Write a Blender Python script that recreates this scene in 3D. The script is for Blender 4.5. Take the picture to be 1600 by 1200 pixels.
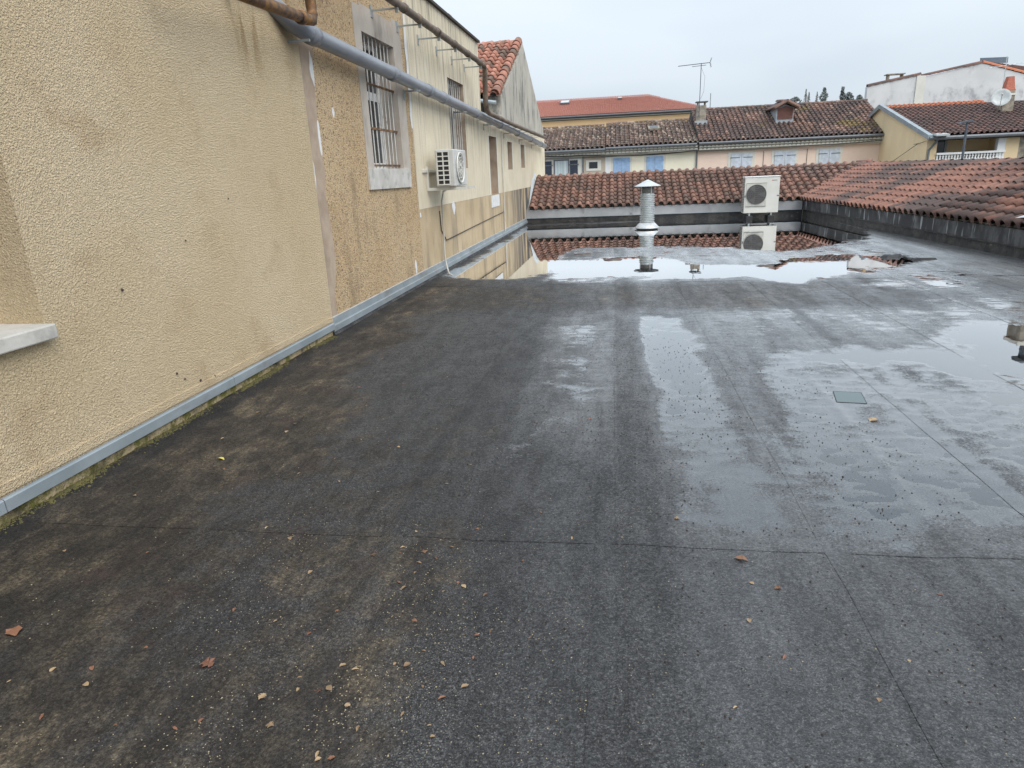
import bpy, bmesh, math, random
import numpy as np
from mathutils import Vector, Matrix
random.seed(7); RNG = np.random.default_rng(11)
for o in list(bpy.data.objects): bpy.data.objects.remove(o)
sc = bpy.context.scene
COL = sc.collection
R = math.radians

# ------------------------------------------------------------------ camera
CAM_POS = Vector((0, 0, 1.55))
pitch, yaw, roll = R(17.48), R(8.874), R(2.55)
cd = bpy.data.cameras.new('camera'); cam = bpy.data.objects.new('camera', cd); COL.objects.link(cam)
cd.sensor_fit = 'HORIZONTAL'; cd.sensor_width = 36; cd.lens = 36*1050/1600
cd.clip_start = 0.05; cd.clip_end = 6000
_f = Vector((0, math.cos(pitch), -math.sin(pitch))); _u = Vector((0, math.sin(pitch), math.cos(pitch))); _r = Vector((1, 0, 0))
r2 = _r*math.cos(roll)+_u*math.sin(roll); u2 = -_r*math.sin(roll)+_u*math.cos(roll)
r2 = _r*math.cos(roll)-_u*math.sin(roll); u2 = _r*math.sin(roll)+_u*math.cos(roll)
m = Matrix((r2, u2, -_f)).transposed()
m = Matrix.Rotation(yaw, 3, 'Z') @ m
cam.matrix_world = Matrix.Translation(CAM_POS) @ m.to_4x4()
sc.camera = cam

# ------------------------------------------------------------------ sky, sun, exposure
SUN_EL, SUN_AZ = 47, 134        # degrees; azimuth clockwise from +Y
w = bpy.data.worlds.new('World'); sc.world = w; w.use_nodes = True
nt = w.node_tree; nt.nodes.clear()
def wn(t, **k):
    n = nt.nodes.new(t)
    for a, b in k.items(): setattr(n, a, b)
    return n
sky = wn('ShaderNodeTexSky', sky_type='NISHITA', sun_disc=False, sun_elevation=R(SUN_EL), sun_rotation=R(SUN_AZ))
sky.air_density = 1.0; sky.dust_density = 3.0
skm = wn('ShaderNodeVectorMath', operation='SCALE'); skm.inputs['Scale'].default_value = 0.05
nt.links.new(sky.outputs[0], skm.inputs[0])
tc = wn('ShaderNodeTexCoord'); sep = wn('ShaderNodeSeparateXYZ'); nt.links.new(tc.outputs['Generated'], sep.inputs[0])
# overcast deck: luminance rises towards the zenith, as a real overcast sky does
mx = wn('ShaderNodeMath', operation='MAXIMUM'); nt.links.new(sep.outputs['Z'], mx.inputs[0]); mx.inputs[1].default_value = 0
grad = wn('ShaderNodeMath', operation='MULTIPLY_ADD'); nt.links.new(mx.outputs[0], grad.inputs[0]); grad.inputs[1].default_value = 1.35; grad.inputs[2].default_value = 1.0
mp = wn('ShaderNodeMapping'); mp.inputs['Scale'].default_value = (1, 1, 3.5); nt.links.new(tc.outputs['Generated'], mp.inputs[0])
no = wn('ShaderNodeTexNoise'); no.inputs['Scale'].default_value = 1.6; no.inputs['Detail'].default_value = 3; nt.links.new(mp.outputs[0], no.inputs['Vector'])
cr = wn('ShaderNodeValToRGB'); cr.color_ramp.elements[0].position = .35; cr.color_ramp.elements[0].color = (.32, .382, .44, 1)
cr.color_ramp.elements[1].position = .68; cr.color_ramp.elements[1].color = (.42, .465, .508, 1)
nt.links.new(no.outputs['Fac'], cr.inputs[0])
sc2 = wn('ShaderNodeVectorMath', operation='SCALE'); nt.links.new(cr.outputs[0], sc2.inputs[0]); nt.links.new(grad.outputs[0], sc2.inputs['Scale'])
mixs = wn('ShaderNodeMix', data_type='RGBA'); mixs.inputs[0].default_value = 0.9
nt.links.new(skm.outputs[0], mixs.inputs[6]); nt.links.new(sc2.outputs[0], mixs.inputs[7])
bg = wn('ShaderNodeBackground'); bg.inputs['Strength'].default_value = 1.0
nt.links.new(mixs.outputs[2], bg.inputs[0])
wo = wn('ShaderNodeOutputWorld'); nt.links.new(bg.outputs[0], wo.inputs[0])
sd = bpy.data.lights.new('sun', 'SUN'); sd.energy = 1.5; sd.angle = R(50); sd.color = (1, .955, .895)
so = bpy.data.objects.new('sun', sd); COL.objects.link(so)
sdir = Vector((math.sin(R(SUN_AZ))*math.cos(R(SUN_EL)), math.cos(R(SUN_AZ))*math.cos(R(SUN_EL)), math.sin(R(SUN_EL))))
so.rotation_euler = sdir.to_track_quat('Z', 'Y').to_euler()
vs = sc.view_settings; vs.view_transform = 'Standard'; vs.look = 'None'; vs.exposure = 0.8; vs.gamma = 1; vs.use_curve_mapping = False
sc.render.resolution_x = 1024; sc.render.resolution_y = 768

# ------------------------------------------------------------------ helpers: meshes
class MB:
    def __init__(s): s.v = []; s.f = []; s.a = []
    def add(s, vs, fs, rnd=None):
        o = len(s.v); s.v += [tuple(p) for p in vs]; s.f += [tuple(i+o for i in f) for f in fs]
        if rnd is not None: s.a += [rnd]*len(vs)
        return s
    def box(s, x0, x1, y0, y1, z0, z1, M=None):
        vs = [(x0,y0,z0),(x1,y0,z0),(x1,y1,z0),(x0,y1,z0),(x0,y0,z1),(x1,y0,z1),(x1,y1,z1),(x0,y1,z1)]
        if M is not None: vs = [M @ Vector(p) for p in vs]
        return s.add(vs, [(0,3,2,1),(4,5,6,7),(0,1,5,4),(1,2,6,5),(2,3,7,6),(3,0,4,7)])
    def tube(s, pts, r, n=8, caps=True):
        P = [Vector(p) for p in pts]; rr = r if isinstance(r, (list, tuple)) else [r]*len(P)
        up = Vector((0.13, 0.21, 1)).normalized(); o = len(s.v); vs = []; fs = []
        for i, p in enumerate(P):
            a = (P[i]-P[i-1]).normalized() if i > 0 else None; b = (P[i+1]-P[i]).normalized() if i < len(P)-1 else None
            d = (a+b).normalized() if a and b else (a or b)
            k = 1/max(.5, (a.dot(d) if a and b else 1))
            x = up.cross(d)
            if x.length < .05: x = Vector((1, 0, 0)).cross(d)
            x.normalize(); y = d.cross(x)
            for j in range(n):
                t = 2*math.pi*j/n; vs.append(p+(x*math.cos(t)+y*math.sin(t))*rr[i]*(1 if k < 1.01 else 1.05))
        for i in range(len(P)-1):
            for j in range(n): fs.append((i*n+j, i*n+(j+1) % n, (i+1)*n+(j+1) % n, (i+1)*n+j))
        if caps: fs += [tuple(range(n-1, -1, -1)), tuple((len(P)-1)*n+j for j in range(n))]
        return s.add(vs, fs)
    def lathe(s, prof, c=(0,0,0), n=20, caps=True):
        vs = []; fs = []
        for (r, z) in prof:
            for j in range(n):
                t = 2*math.pi*j/n; vs.append((c[0]+r*math.cos(t), c[1]+r*math.sin(t), c[2]+z))
        for i in range(len(prof)-1):
            for j in range(n): fs.append((i*n+j, i*n+(j+1) % n, (i+1)*n+(j+1) % n, (i+1)*n+j))
        if caps: fs += [tuple(range(n-1, -1, -1)), tuple((len(prof)-1)*n+j for j in range(n))]
        return s.add(vs, fs)
    def prism(s, poly, a0, a1, axis):
        # poly in the two other axes (cyclic order kept simple), extruded along axis from a0 to a1
        n = len(poly); vs = []
        for a in (a0, a1):
            for (p, q) in poly: vs.append({'x': (a,p,q), 'y': (p,a,q), 'z': (p,q,a)}[axis])
        fs = [tuple(range(n-1, -1, -1)), tuple(range(n, 2*n))]+[(i, (i+1) % n, n+(i+1) % n, n+i) for i in range(n)]
        return s.add(vs, fs)
    def build(s, name, mat, parent=None, smooth=False, bevel=0, M=None):
        me = bpy.data.meshes.new(name)
        me.from_pydata([tuple(M @ Vector(p)) for p in s.v] if M is not None else s.v, [], s.f); 
        bm = bmesh.new(); bm.from_mesh(me); bmesh.ops.recalc_face_normals(bm, faces=bm.faces); bm.to_mesh(me); bm.free()
        if s.a and len(s.a) == len(me.vertices):
            at = me.attributes.new('rnd', 'FLOAT', 'POINT'); at.data.foreach_set('value', s.a)
        me.materials.append(mat)
        if smooth: me.polygons.foreach_set('use_smooth', [True]*len(me.polygons))
        o = bpy.data.objects.new(name, me); COL.objects.link(o); o.parent = parent
        if bevel:
            b = o.modifiers.new('bevel', 'BEVEL'); b.width = bevel; b.segments = 2; b.limit_method = 'ANGLE'
        return o
def tag(o, label=None, cat=None, group=None, kind=None):
    if label: o['label'] = label
    if cat: o['category'] = cat
    if group: o['group'] = group
    if kind: o['kind'] = kind
    return o
def thing(name, label, cat, loc=(0,0,0), rz=0, group=None):
    o = bpy.data.objects.new(name, None); COL.objects.link(o); o.location = loc; o.rotation_euler = (0, 0, rz); o.empty_display_size = .3
    return tag(o, label, cat, group)
def bx(name, mat, parent, *a, bevel=0): return MB().box(*a).build(name, mat, parent, bevel=bevel)

# ------------------------------------------------------------------ helpers: materials
class G:
    def __init__(s, name):
        s.m = bpy.data.materials.new(name); s.m.use_nodes = True; s.t = s.m.node_tree; s.t.nodes.clear()
        s.out = s.t.nodes.new('ShaderNodeOutputMaterial'); s.p = s.t.nodes.new('ShaderNodeBsdfPrincipled'); s.t.links.new(s.p.outputs[0], s.out.inputs[0])
        s.p.inputs['Roughness'].default_value = .8
    def n(s, t, ins=None, **k):
        n = s.t.nodes.new(t)
        for a, b in k.items(): setattr(n, a, b)
        for a, b in (ins or {}).items(): s.set(n.inputs[a], b)
        return n
    def set(s, sock, v):
        if hasattr(v, 'is_output') or isinstance(v, bpy.types.NodeSocket): s.t.links.new(v, sock)
        else:
            if isinstance(v, (tuple, list)) and len(v) == 3 and sock.type == 'RGBA': v = (*v, 1)
            sock.default_value = v
    def co(s, kind='Object', scale=None):
        c = s.n('ShaderNodeTexCoord').outputs[kind] if kind != 'World' else s.n('ShaderNodeNewGeometry').outputs['Position']
        if scale: c = s.n('ShaderNodeMapping', {'Vector': c, 'Scale': scale}).outputs[0]
        return c
    def noise(s, vec, scale, detail=3, rough=.55, dist=0): return s.n('ShaderNodeTexNoise', {'Vector': vec, 'Scale': scale, 'Detail': detail, 'Roughness': rough, 'Distortion': dist}).outputs['Fac']
    def vor(s, vec, scale, out='Distance', feature='F1', rnd=1.0): return s.n('ShaderNodeTexVoronoi', {'Vector': vec, 'Scale': scale, 'Randomness': rnd}, feature=feature).outputs[out]
    def ramp(s, f, lo, hi, a=0., b=1.): return s.n('ShaderNodeMapRange', {'Value': f, 'From Min': lo, 'From Max': hi, 'To Min': a, 'To Max': b}, interpolation_type='SMOOTHSTEP').outputs[0]
    def mix(s, f, a, b, mode='MIX'):
        n = s.n('ShaderNodeMix', data_type='RGBA', blend_type=mode, clamp_factor=True); s.set(n.inputs[0], f); s.set(n.inputs[6], a); s.set(n.inputs[7], b); return n.outputs[2]
    def math(s, op, a, b=0., c=None):
        n = s.n('ShaderNodeMath', operation=op); s.set(n.inputs[0], a); s.set(n.inputs[1], b)
        if c is not None: s.set(n.inputs[2], c)
        return n.outputs[0]
    def attr(s, name, typ='GEOMETRY'): return s.n('ShaderNodeAttribute', attribute_name=name, attribute_type=typ).outputs['Fac']
    def sepz(s, vec): return s.n('ShaderNodeSeparateXYZ', {'Vector': vec}).outputs
    def bump(s, h, strength=.5, dist=.01, normal=None):
        n = s.n('ShaderNodeBump', {'Height': h, 'Strength': strength, 'Distance': dist})
        if normal is not None: s.set(n.inputs['Normal'], normal)
        s.set(s.p.inputs['Normal'], n.outputs[0]); return n.outputs[0]
    def done(s, col=None, rough=None, **k):
        if col is not None: s.set(s.p.inputs['Base Color'], col)
        if rough is not None: s.set(s.p.inputs['Roughness'], rough)
        for a, b in k.items(): s.set(s.p.inputs[a.replace('_', ' ')], b)
        return s.m
def mottled(name, c1, c2, scale=3, rough=.8, bump=0, bscale=40, metallic=0, grime=None, streak=None, gscale=1.2, gamt=(.5,.75)):
    g = G(name); v = g.co()
    c = g.mix(g.ramp(g.noise(v, scale, 4), .35, .65), c1, c2)
    if grime: c = g.mix(g.ramp(g.noise(g.co(scale=(streak or (1, 1, 1))), gscale, 5, .65), *gamt), c, grime)
    if bump: g.bump(g.noise(v, bscale, 3), bump, .01)
    return g.done(c, rough, Metallic=metallic)
def plain(name, c, rough=.6, metallic=0): return mottled(name, c, tuple(x*.82 for x in c), 6, rough, 0, metallic=metallic)

M = {}
# coarse cream render of the near wall
g = G('cream_render'); v = g.co()
hgt = g.math('ADD', g.math('MULTIPLY', g.noise(v, 72, 4, .6, 1.2), 1.0), g.math('MULTIPLY', g.vor(v, 120, feature='SMOOTH_F1'), .5))
c = g.mix(g.ramp(g.noise(v, .9, 4), .3, .7), (.655, .512, .318), (.71, .57, .38))
c = g.mix(g.ramp(g.noise(v, 2.3, 5, .6), .52, .75), c, (.56, .42, .255))
c = g.mix(g.ramp(hgt, .45, .75), g.mix(.28, c, (.36, .255, .15)), c)  # shade in the pits of the render, put into the colour
xyz = g.sepz(v)
# rusty drip stains under the pipe end, high on the wall
dy = g.math('ADD', xyz['Y'], g.math('MULTIPLY', g.noise(g.co(scale=(1, 4, 1)), 2.0, 2), .25))
st = g.math('MULTIPLY', g.ramp(g.math('ABSOLUTE', g.math('SUBTRACT', dy, 5.68)), .32, .02), g.ramp(xyz['Z'], 2.2, 2.75))
st = g.math('MULTIPLY', st, g.ramp(g.noise(g.co(scale=(1, 6, 1.2)), 1.6, 3), .42, .62))
c = g.mix(g.math('MULTIPLY', st, .75), c, (.30, .17, .06))
g.bump(hgt, 1.0, .022); M['render'] = g.done(c, .9)
# moss/lichen stained foot of the render
g = G('mossy_render'); v = g.co()
c = g.mix(g.ramp(g.noise(v, 9, 5, .65), .42, .6), (.44, .35, .21), (.15, .14, .035))
c = g.mix(g.ramp(g.noise(v, 3, 5, .65), .5, .68), c, (.06, .05, .03))
g.bump(g.noise(v, 60, 4), .8, .02); M['mossy'] = g.done(c, .95)
# tan roughcast with exposed dark grit
g = G('tan_roughcast'); v = g.co()
nz = g.n('ShaderNodeTexNoise', {'Vector': v, 'Scale': 60, 'Detail': 2}).outputs['Color']; nzs = g.n('ShaderNodeVectorMath', {0: nz}, operation='SCALE'); nzs.inputs['Scale'].default_value = .022; vv = g.n('ShaderNodeVectorMath', {0: v, 1: nzs.outputs[0]}, operation='ADD').outputs[0]
pc = g.vor(vv, 85, 'Color'); pd = g.vor(vv, 85)
rv = g.sepz(pc)['X']
c = g.mix(g.ramp(g.noise(v, 1.1, 4), .35, .65), (.50, .335, .18), (.56, .40, .235))
c = g.mix(g.ramp(rv, .55, .95), c, (.62, .48, .30))
c = g.mix(g.ramp(rv, .20, .06), c, (.17, .12, .08))
c = g.mix(g.ramp(g.noise(g.co(scale=(1, 1, .35)), 2.2, 5, .65), .5, .75), c, (.30, .215, .125))
g.bump(g.math('SUBTRACT', 1., pd), .8, .014); M['roughcast'] = g.done(c, .92)
# lower dirty tan render under the cream paint
g = G('tan_lower'); v = g.co()
c = g.mix(g.ramp(g.noise(v, 1.3, 4), .35, .65), (.46, .35, .215), (.54, .425, .275))
c = g.mix(g.ramp(g.noise(g.co(scale=(1, 1, .22)), 1.7, 5, .65), .46, .7), c, (.25, .20, .145))
c = g.mix(g.math('MULTIPLY', g.ramp(g.sepz(v)['Y'], 17, 20.5), g.ramp(g.noise(g.co(scale=(1, 1, .1)), 3, 4), .35, .55)), c, (.10, .09, .085))
g.bump(g.noise(v, 55, 3), .6, .012); M['tan_lower'] = g.done(c, .92)
# cream paint over roughcast with black streaks
g = G('cream_paint'); v = g.co(); zz = g.sepz(v)['Z']
c = g.mix(g.ramp(g.noise(v, 1.2, 4), .35, .65), (.635, .555, .41), (.70, .62, .475))
sk = g.math('MULTIPLY', g.ramp(g.noise(g.co(scale=(1, 3.4, .22)), 3.0, 7, .75), .45, .68), g.ramp(zz, 1.2, 4.2, .25, 1.))
c = g.mix(g.math('MULTIPLY', sk, .8), c, (.13, .12, .10))
c = g.mix(g.ramp(g.vor(v, 22), .12, .04), c, (.30, .25, .17))
g.bump(g.noise(v, 50, 3), .55, .012); M['cream_paint'] = g.done(c, .9)
# gable render, grey-cream with dark streaks
g = G('gable_render'); v = g.co()
c = g.mix(g.ramp(g.noise(v, .8, 4), .35, .65), (.40, .375, .325), (.47, .445, .385))
c = g.mix(g.math('MULTIPLY', g.ramp(g.noise(g.co(scale=(1, 1.6, .5)), 1.3, 7, .75), .48, .64), .8), c, (.10, .10, .095))
g.bump(g.noise(v, 40, 3), .5, .012); M['gable'] = g.done(c, .9)
M['cement'] = mottled('brown_cement', (.36, .27, .20), (.43, .335, .255), 5, .9, .35, 70, grime=(.26, .20, .15), streak=(1, 1, .4), gscale=3)
M['surround'] = mottled('grey_plaster', (.41, .355, .30), (.47, .42, .365), 3, .85, .25, 60, grime=(.22, .19, .165), streak=(1, 1, .3), gscale=2.5)
M['sill_stone'] = mottled('sill_stone', (.46, .44, .40), (.56, .535, .495), 5, .8, .2, 50, grime=(.30, .29, .27), gscale=6)
M['white_patch'] = mottled('white_filler', (.72, .72, .72), (.62, .61, .59), 9, .9, .3, 60)
M['zinc'] = mottled('grey_zinc', (.27, .31, .335), (.34, .38, .405), 2.5, .5, .08, 25, .35, grime=(.22, .23, .23), streak=(1, .4, 1), gscale=3)
M['zinc_white'] = mottled('pale_zinc', (.50, .525, .535), (.58, .605, .615), 3, .45, .05, 20, .3, grime=(.36, .36, .35), gscale=3)
M['fascia'] = mottled('painted_fascia', (.30, .305, .315), (.37, .375, .385), 2, .6, .15, 30, grime=(.13, .13, .13), streak=(1, 1, .5), gscale=3, gamt=(.55,.8))
g = G('sooty_fascia'); v = g.co()
c = g.mix(g.ramp(g.noise(g.co(scale=(1, 1, .5)), 2.0, 5, .7), .46, .72), (.022, .022, .024), (.12, .12, .125))
c = g.mix(g.ramp(g.noise(g.co(scale=(1, 1, .12)), 10, 3, .6), .58, .70), c, (.36, .36, .37))
M['sooty'] = g.done(c, .65)
g = G('bitumen_upstand'); v = g.co()
c = g.mix(g.ramp(g.noise(v, 4, 5, .65), .4, .65), (.020, .020, .022), (.055, .05, .045))
c = g.mix(g.ramp(g.noise(g.co(scale=(2, 2, 9)), 2.2, 6, .75), .60, .70), c, (.20, .17, .13))
g.bump(g.noise(v, 30, 4), .5, .02); M['upstand'] = g.done(c, g.ramp(g.noise(v, 5, 3), .3, .7, .35, .7))
M['cant'] = mottled('dirt_fillet', (.045, .03, .03), (.085, .06, .045), 5, .6, .8, 35, grime=(.13, .10, .07), gscale=6)
M['pvc_grey'] = mottled('grey_pvc', (.20, .215, .245), (.25, .265, .295), 2, .33, .03, 20)
g = G('rusty_iron'); v = g.co()
c = g.mix(g.ramp(g.noise(v, 6, 5, .65), .4, .62), (.11, .06, .035), (.30, .15, .045))
c = g.mix(g.ramp(g.noise(v, 14, 4), .5, .7), c, (.06, .045, .04)); g.bump(g.noise(v, 60, 3), .4, .004); M['rust'] = g.done(c, .65, Metallic=.2)
g = G('brown_drainpipe'); v = g.co()
c = g.mix(g.ramp(g.noise(v, 4, 5, .65), .4, .65), (.13, .095, .07), (.23, .17, .12)); c = g.mix(g.ramp(g.noise(v, 11, 4), .55, .7), c, (.05, .04, .035)); M['brown_pipe'] = g.done(c, .6)
M['galv'] = mottled('galvanised_steel', (.50, .54, .55), (.62, .65, .66), 9, .42, .04, 30, .55)
M['galv_dark'] = mottled('weathered_steel', (.30, .33, .33), (.38, .41, .41), 9, .5, .04, 30, .5)
M['ac_white'] = mottled('aged_ac_enamel', (.60, .59, .54), (.66, .65, .60), 2, .45, .02, 20, grime=(.50, .48, .42), streak=(1, 1, .3), gscale=3, gamt=(.55, .8))
M['ac_grey'] = mottled('ac_grey_enamel', (.50, .50, .48), (.56, .56, .54), 2, .45, .02, 20, grime=(.36, .35, .32), gscale=3)
M['ac_edge'] = plain('ac_panel', (.58, .565, .51), .5)
M['black'] = plain('black_void', (.018, .018, .02), .6)
M['fan'] = plain('fan_grey', (.10, .095, .095), .5)
M['guard'] = plain('guard_wire', (.16, .155, .15), .5)
M['red_mark'] = plain('red_badge', (.55, .10, .08), .5)
M['grey_mark'] = plain('grey_badge', (.35, .35, .34), .5)
M['white_paint'] = mottled('white_paint', (.72, .72, .71), (.78, .78, .77), 3, .5)
M['bar_paint'] = mottled('bar_paint', (.50, .49, .46), (.60, .59, .56), 9, .6, grime=(.25, .14, .08), gscale=8, gamt=(.6, .75))
g = G('dark_glass'); M['glass'] = g.done((.03, .035, .04), .06)
g = G('curtain_glass'); v = g.co(scale=(1, 1, .02)); M['curtain'] = g.done(g.mix(g.ramp(g.noise(v, 9, 2), .4, .6), (.42, .49, .50), (.55, .61, .61)), .25)
M['hose'] = plain('white_hose', (.55, .53, .48), .5)
M['mortar'] = mottled('mortar', (.33, .30, .26), (.42, .38, .33), 6, .9, .6, 30)
M['timber'] = plain('dark_timber', (.05, .04, .035), .8)

def tile_mat(name, c1, c2, dark, damt=(.5, .62), lichen=None, lamt=(.58, .72), nscale=1.1, fade=.55, pale=None, var=.22):
    g = G(name); v = g.co('World')
    r = g.math('ADD', g.attr('rnd'), g.attr('tile_tone', 'OBJECT'))
    c = g.mix(r, c1, c2)
    if pale: c = g.mix(g.ramp(g.math('FRACT', g.math('MULTIPLY', r, 7.31)), .72, .85), c, pale)
    f = g.math('ADD', g.noise(v, nscale, 5, .65), g.math('MULTIPLY', g.math('SUBTRACT', g.math('FRACT', g.math('MULTIPLY', r, 13.7)), .5), var))
    c = g.mix(g.math('MULTIPLY', g.ramp(f, *damt), fade), c, dark)
    c = g.mix(g.math('MULTIPLY', g.ramp(g.noise(v, 9, 5, .7), .48, .68), .6), c, dark)
    if lichen: c = g.mix(g.math('MULTIPLY', g.ramp(g.noise(v, nscale*.6, 4, .6), *lamt), .8), c, lichen)
    g.bump(g.noise(v, 45, 3), .3, .006)
    return g.done(c, .78)
M['tile_back'] = tile_mat('terracotta_back', (.205, .102, .074), (.29, .155, .112), (.085, .064, .054), (.38, .62), fade=.68)
M['tile_right'] = tile_mat('terracotta_right', (.245, .112, .078), (.285, .136, .096), (.055, .046, .044), (.41, .60), nscale=.55, fade=.85, var=.12)
M['tile_gable'] = tile_mat('terracotta_gable', (.40, .17, .12), (.46, .215, .15), (.11, .09, .07), (.48, .66), fade=.85)
M['tile_old'] = tile_mat('old_canal_tile', (.135, .088, .066), (.22, .135, .10), (.055, .048, .042), (.40, .6), lichen=(.15, .14, .10), lamt=(.6, .8), nscale=1.4, fade=.55, pale=(.36, .27, .21))
M['tile_dark'] = tile_mat('dark_mottled_tile', (.15, .088, .068), (.24, .125, .09), (.052, .045, .043), (.36, .55), lichen=(.20, .14, .04), lamt=(.60, .70), nscale=.8, fade=.7, pale=(.33, .20, .15))
M['tile_dark2'] = tile_mat('dark_roof_tile', (.15, .078, .062), (.21, .10, .075), (.052, .044, .042), (.34, .55), nscale=.5, fade=.6)
M['tile_red'] = tile_mat('new_red_tile', (.48, .22, .172), (.52, .255, .20), (.36, .17, .135), (.55, .8), fade=.5)
M['tile_orange'] = tile_mat('orange_tile', (.45, .145, .07), (.52, .185, .095), (.2, .1, .07), (.6, .8), fade=.5)
def fac(name, c, grime, amt=(.55, .78)): return mottled(name, c, tuple(x*.94 for x in c), .8, .9, .25, 30, grime=grime, streak=(1, 1, .3), gscale=1.1, gamt=amt)
M['f_tan'] = fac('tan_facade', (.53, .45, .355), (.42, .35, .27))
M['f_cream'] = fac('cream_facade', (.85, .79, .62), (.77, .71, .55))
M['f_pink'] = fac('pink_facade', (.85, .66, .54), (.78, .60, .48))
M['f_yellow'] = fac('yellow_facade', (.77, .60, .37), (.66, .52, .33))
M['f_orange'] = fac('ochre_facade', (.80, .54, .29), (.72, .48, .27))
M['f_white'] = mottled('weathered_white', (.68, .675, .665), (.60, .60, .595), .8, .9, .25, 30, grime=(.34, .34, .35), streak=(1, 1, .8), gscale=.9, gamt=(.50, .72))
M['f_trim'] = mottled('pale_trim', (.72, .70, .63), (.66, .64, .57), 2, .9)
M['cornice'] = mottled('cornice', (.44, .40, .325), (.52, .48, .40), 2, .9, .3, 30, grime=(.22, .2, .17))
M['shutter_blue'] = plain('blue_shutter', (.33, .48, .70), .55)
M['shutter_white'] = plain('pale_shutter', (.62, .67, .74), .55)
M['shutter_dark'] = plain('navy_shutter', (.032, .042, .065), .5)
M['gutter'] = plain('gutter_zinc', (.16, .17, .185), .5, .2)
M['cable'] = plain('black_cable', (.03, .03, .03), .6)
M['brick_red'] = mottled('red_brick', (.40, .12, .08), (.48, .17, .11), 12, .85, .4, 40)
M['stone_old'] = mottled('old_stone', (.22, .19, .15), (.36, .32, .26), 5, .9, .7, 25)
M['dormer_wood'] = mottled('brown_shutter', (.16, .07, .055), (.20, .09, .07), 6, .7)
M['lead'] = plain('lead_cheek', (.40, .43, .46), .55, .2)
M['steel_dark'] = plain('dark_steel', (.10, .115, .14), .5, .3)
M['dish'] = plain('dish_grey', (.55, .57, .56), .5)
M['solar'] = plain('solar_panel', (.035, .05, .07), .25)
M['ground'] = mottled('street_ground', (.08, .08, .08), (.11, .105, .10), .3, .9)
# --- roof felt: albedo, granules, dirt; wetness gives gloss
g = G('mineral_felt'); v = g.co('World')
wet = g.attr('wet'); mud = g.attr('mud'); grit = g.attr('grit'); seam = g.attr('seam')
n1 = g.noise(v, 190, 2, .6); n2 = g.noise(v, 420, 2, .6); n3 = g.noise(v, 1.7, 5, .6); n4 = g.noise(v, 26, 4, .6); n5 = g.noise(v, 6, 5, .65)
wetn = g.math('ADD', wet, g.math('MULTIPLY', g.math('SUBTRACT', g.math('ADD', g.math('MULTIPLY', n4, .5), g.math('MULTIPLY', n5, .5)), .5), .9))
grain = g.math('ADD', g.math('MULTIPLY', g.noise(v, 70, 6, .9), .75), g.math('MULTIPLY', g.noise(g.co('World', (1, .3, 1)), 9, 6, .75), .25)); n6 = g.noise(v, 85, 3, .65); n7 = g.noise(g.co('World', (1, .6, 1)), 38, 3, .7)
wetn = g.math('ADD', wetn, g.math('MULTIPLY', g.math('SUBTRACT', g.math('ADD', g.math('MULTIPLY', n6, .6), g.math('MULTIPLY', n7, .4)), .5), 1.5))
wetf = g.ramp(wetn, .36, .84)
c = g.mix(g.ramp(n3, .35, .65), (.025, .025, .028), (.038, .037, .039))
c = g.mix(g.math('MULTIPLY', g.ramp(n1, .50, .68), g.math('ADD', .45, g.math('MULTIPLY', grit, .55))), c, (.16, .155, .148))
c = g.mix(g.ramp(g.noise(v, 150, 3, .75), .52, .38), c, (.010, .010, .011))
c = g.mix(g.math('MULTIPLY', g.ramp(n6, .56, .70), .55), c, (.115, .113, .108))
c = g.mix(g.math('MULTIPLY', g.ramp(g.noise(v, 120, 3, .7), .62, .72), g.math('ADD', .12, g.math('MULTIPLY', grit, .8))), c, (.27, .24, .18))
mudf = g.math('MULTIPLY', g.ramp(g.math('ADD', mud, g.math('MULTIPLY', g.math('SUBTRACT', g.noise(v, 5, 9, .75), .5), 1.7)), .25, .85), .85)
mc = g.mix(g.ramp(g.noise(g.co('World', (1, .5, 1)), 7, 8, .75), .38, .70), (.028, .021, .015), (.20, .155, .10))
mc = g.mix(g.ramp(g.noise(v, 1.5, 4, .6), .46, .60), g.mix(.62, mc, (.014, .011, .009)), mc)
mc = g.mix(g.ramp(n6, .42, .62), g.mix(.6, mc, (.010, .008, .007)), mc)
mc = g.mix(g.ramp(g.noise(v, 3.1, 4), .55, .7), mc, (.035, .022, .017))
c = g.mix(mudf, c, mc)
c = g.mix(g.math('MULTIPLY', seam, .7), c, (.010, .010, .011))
rough = g.math('ADD', g.math('MULTIPLY', g.math('SUBTRACT', 1., wetf), g.ramp(n5, .3, .7, .27, .44)), g.math('ADD', g.math('MULTIPLY', mudf, .12), .075))
hb = g.math('ADD', g.math('MULTIPLY', n1, .45), g.math('MULTIPLY', n6, .75))
b1 = g.n('ShaderNodeBump', {'Height': hb, 'Strength': g.math('MULTIPLY', g.math('SUBTRACT', 1., g.math('MULTIPLY', wetf, .97)), .9), 'Distance': .007})
b2 = g.n('ShaderNodeBump', {'Height': n4, 'Strength': g.math('MULTIPLY', g.math('SUBTRACT', 1.05, wetf), .14), 'Distance': .010, 'Normal': b1.outputs[0]})
g.set(g.p.inputs['Normal'], b2.outputs[0])
tn = g.math('MULTIPLY', g.ramp(g.n('ShaderNodeObjectInfo').outputs['Random'], 0, 1, .88, 1.12), g.ramp(grain, .42, .60, .42, 1.55)); c = g.n('ShaderNodeVectorMath', {0: c}, operation='SCALE'); g.set(c.inputs['Scale'], tn)
damp = g.attr('damp')
fre = g.n('ShaderNodeFresnel', {'IOR': 1.33}).outputs[0]
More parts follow.
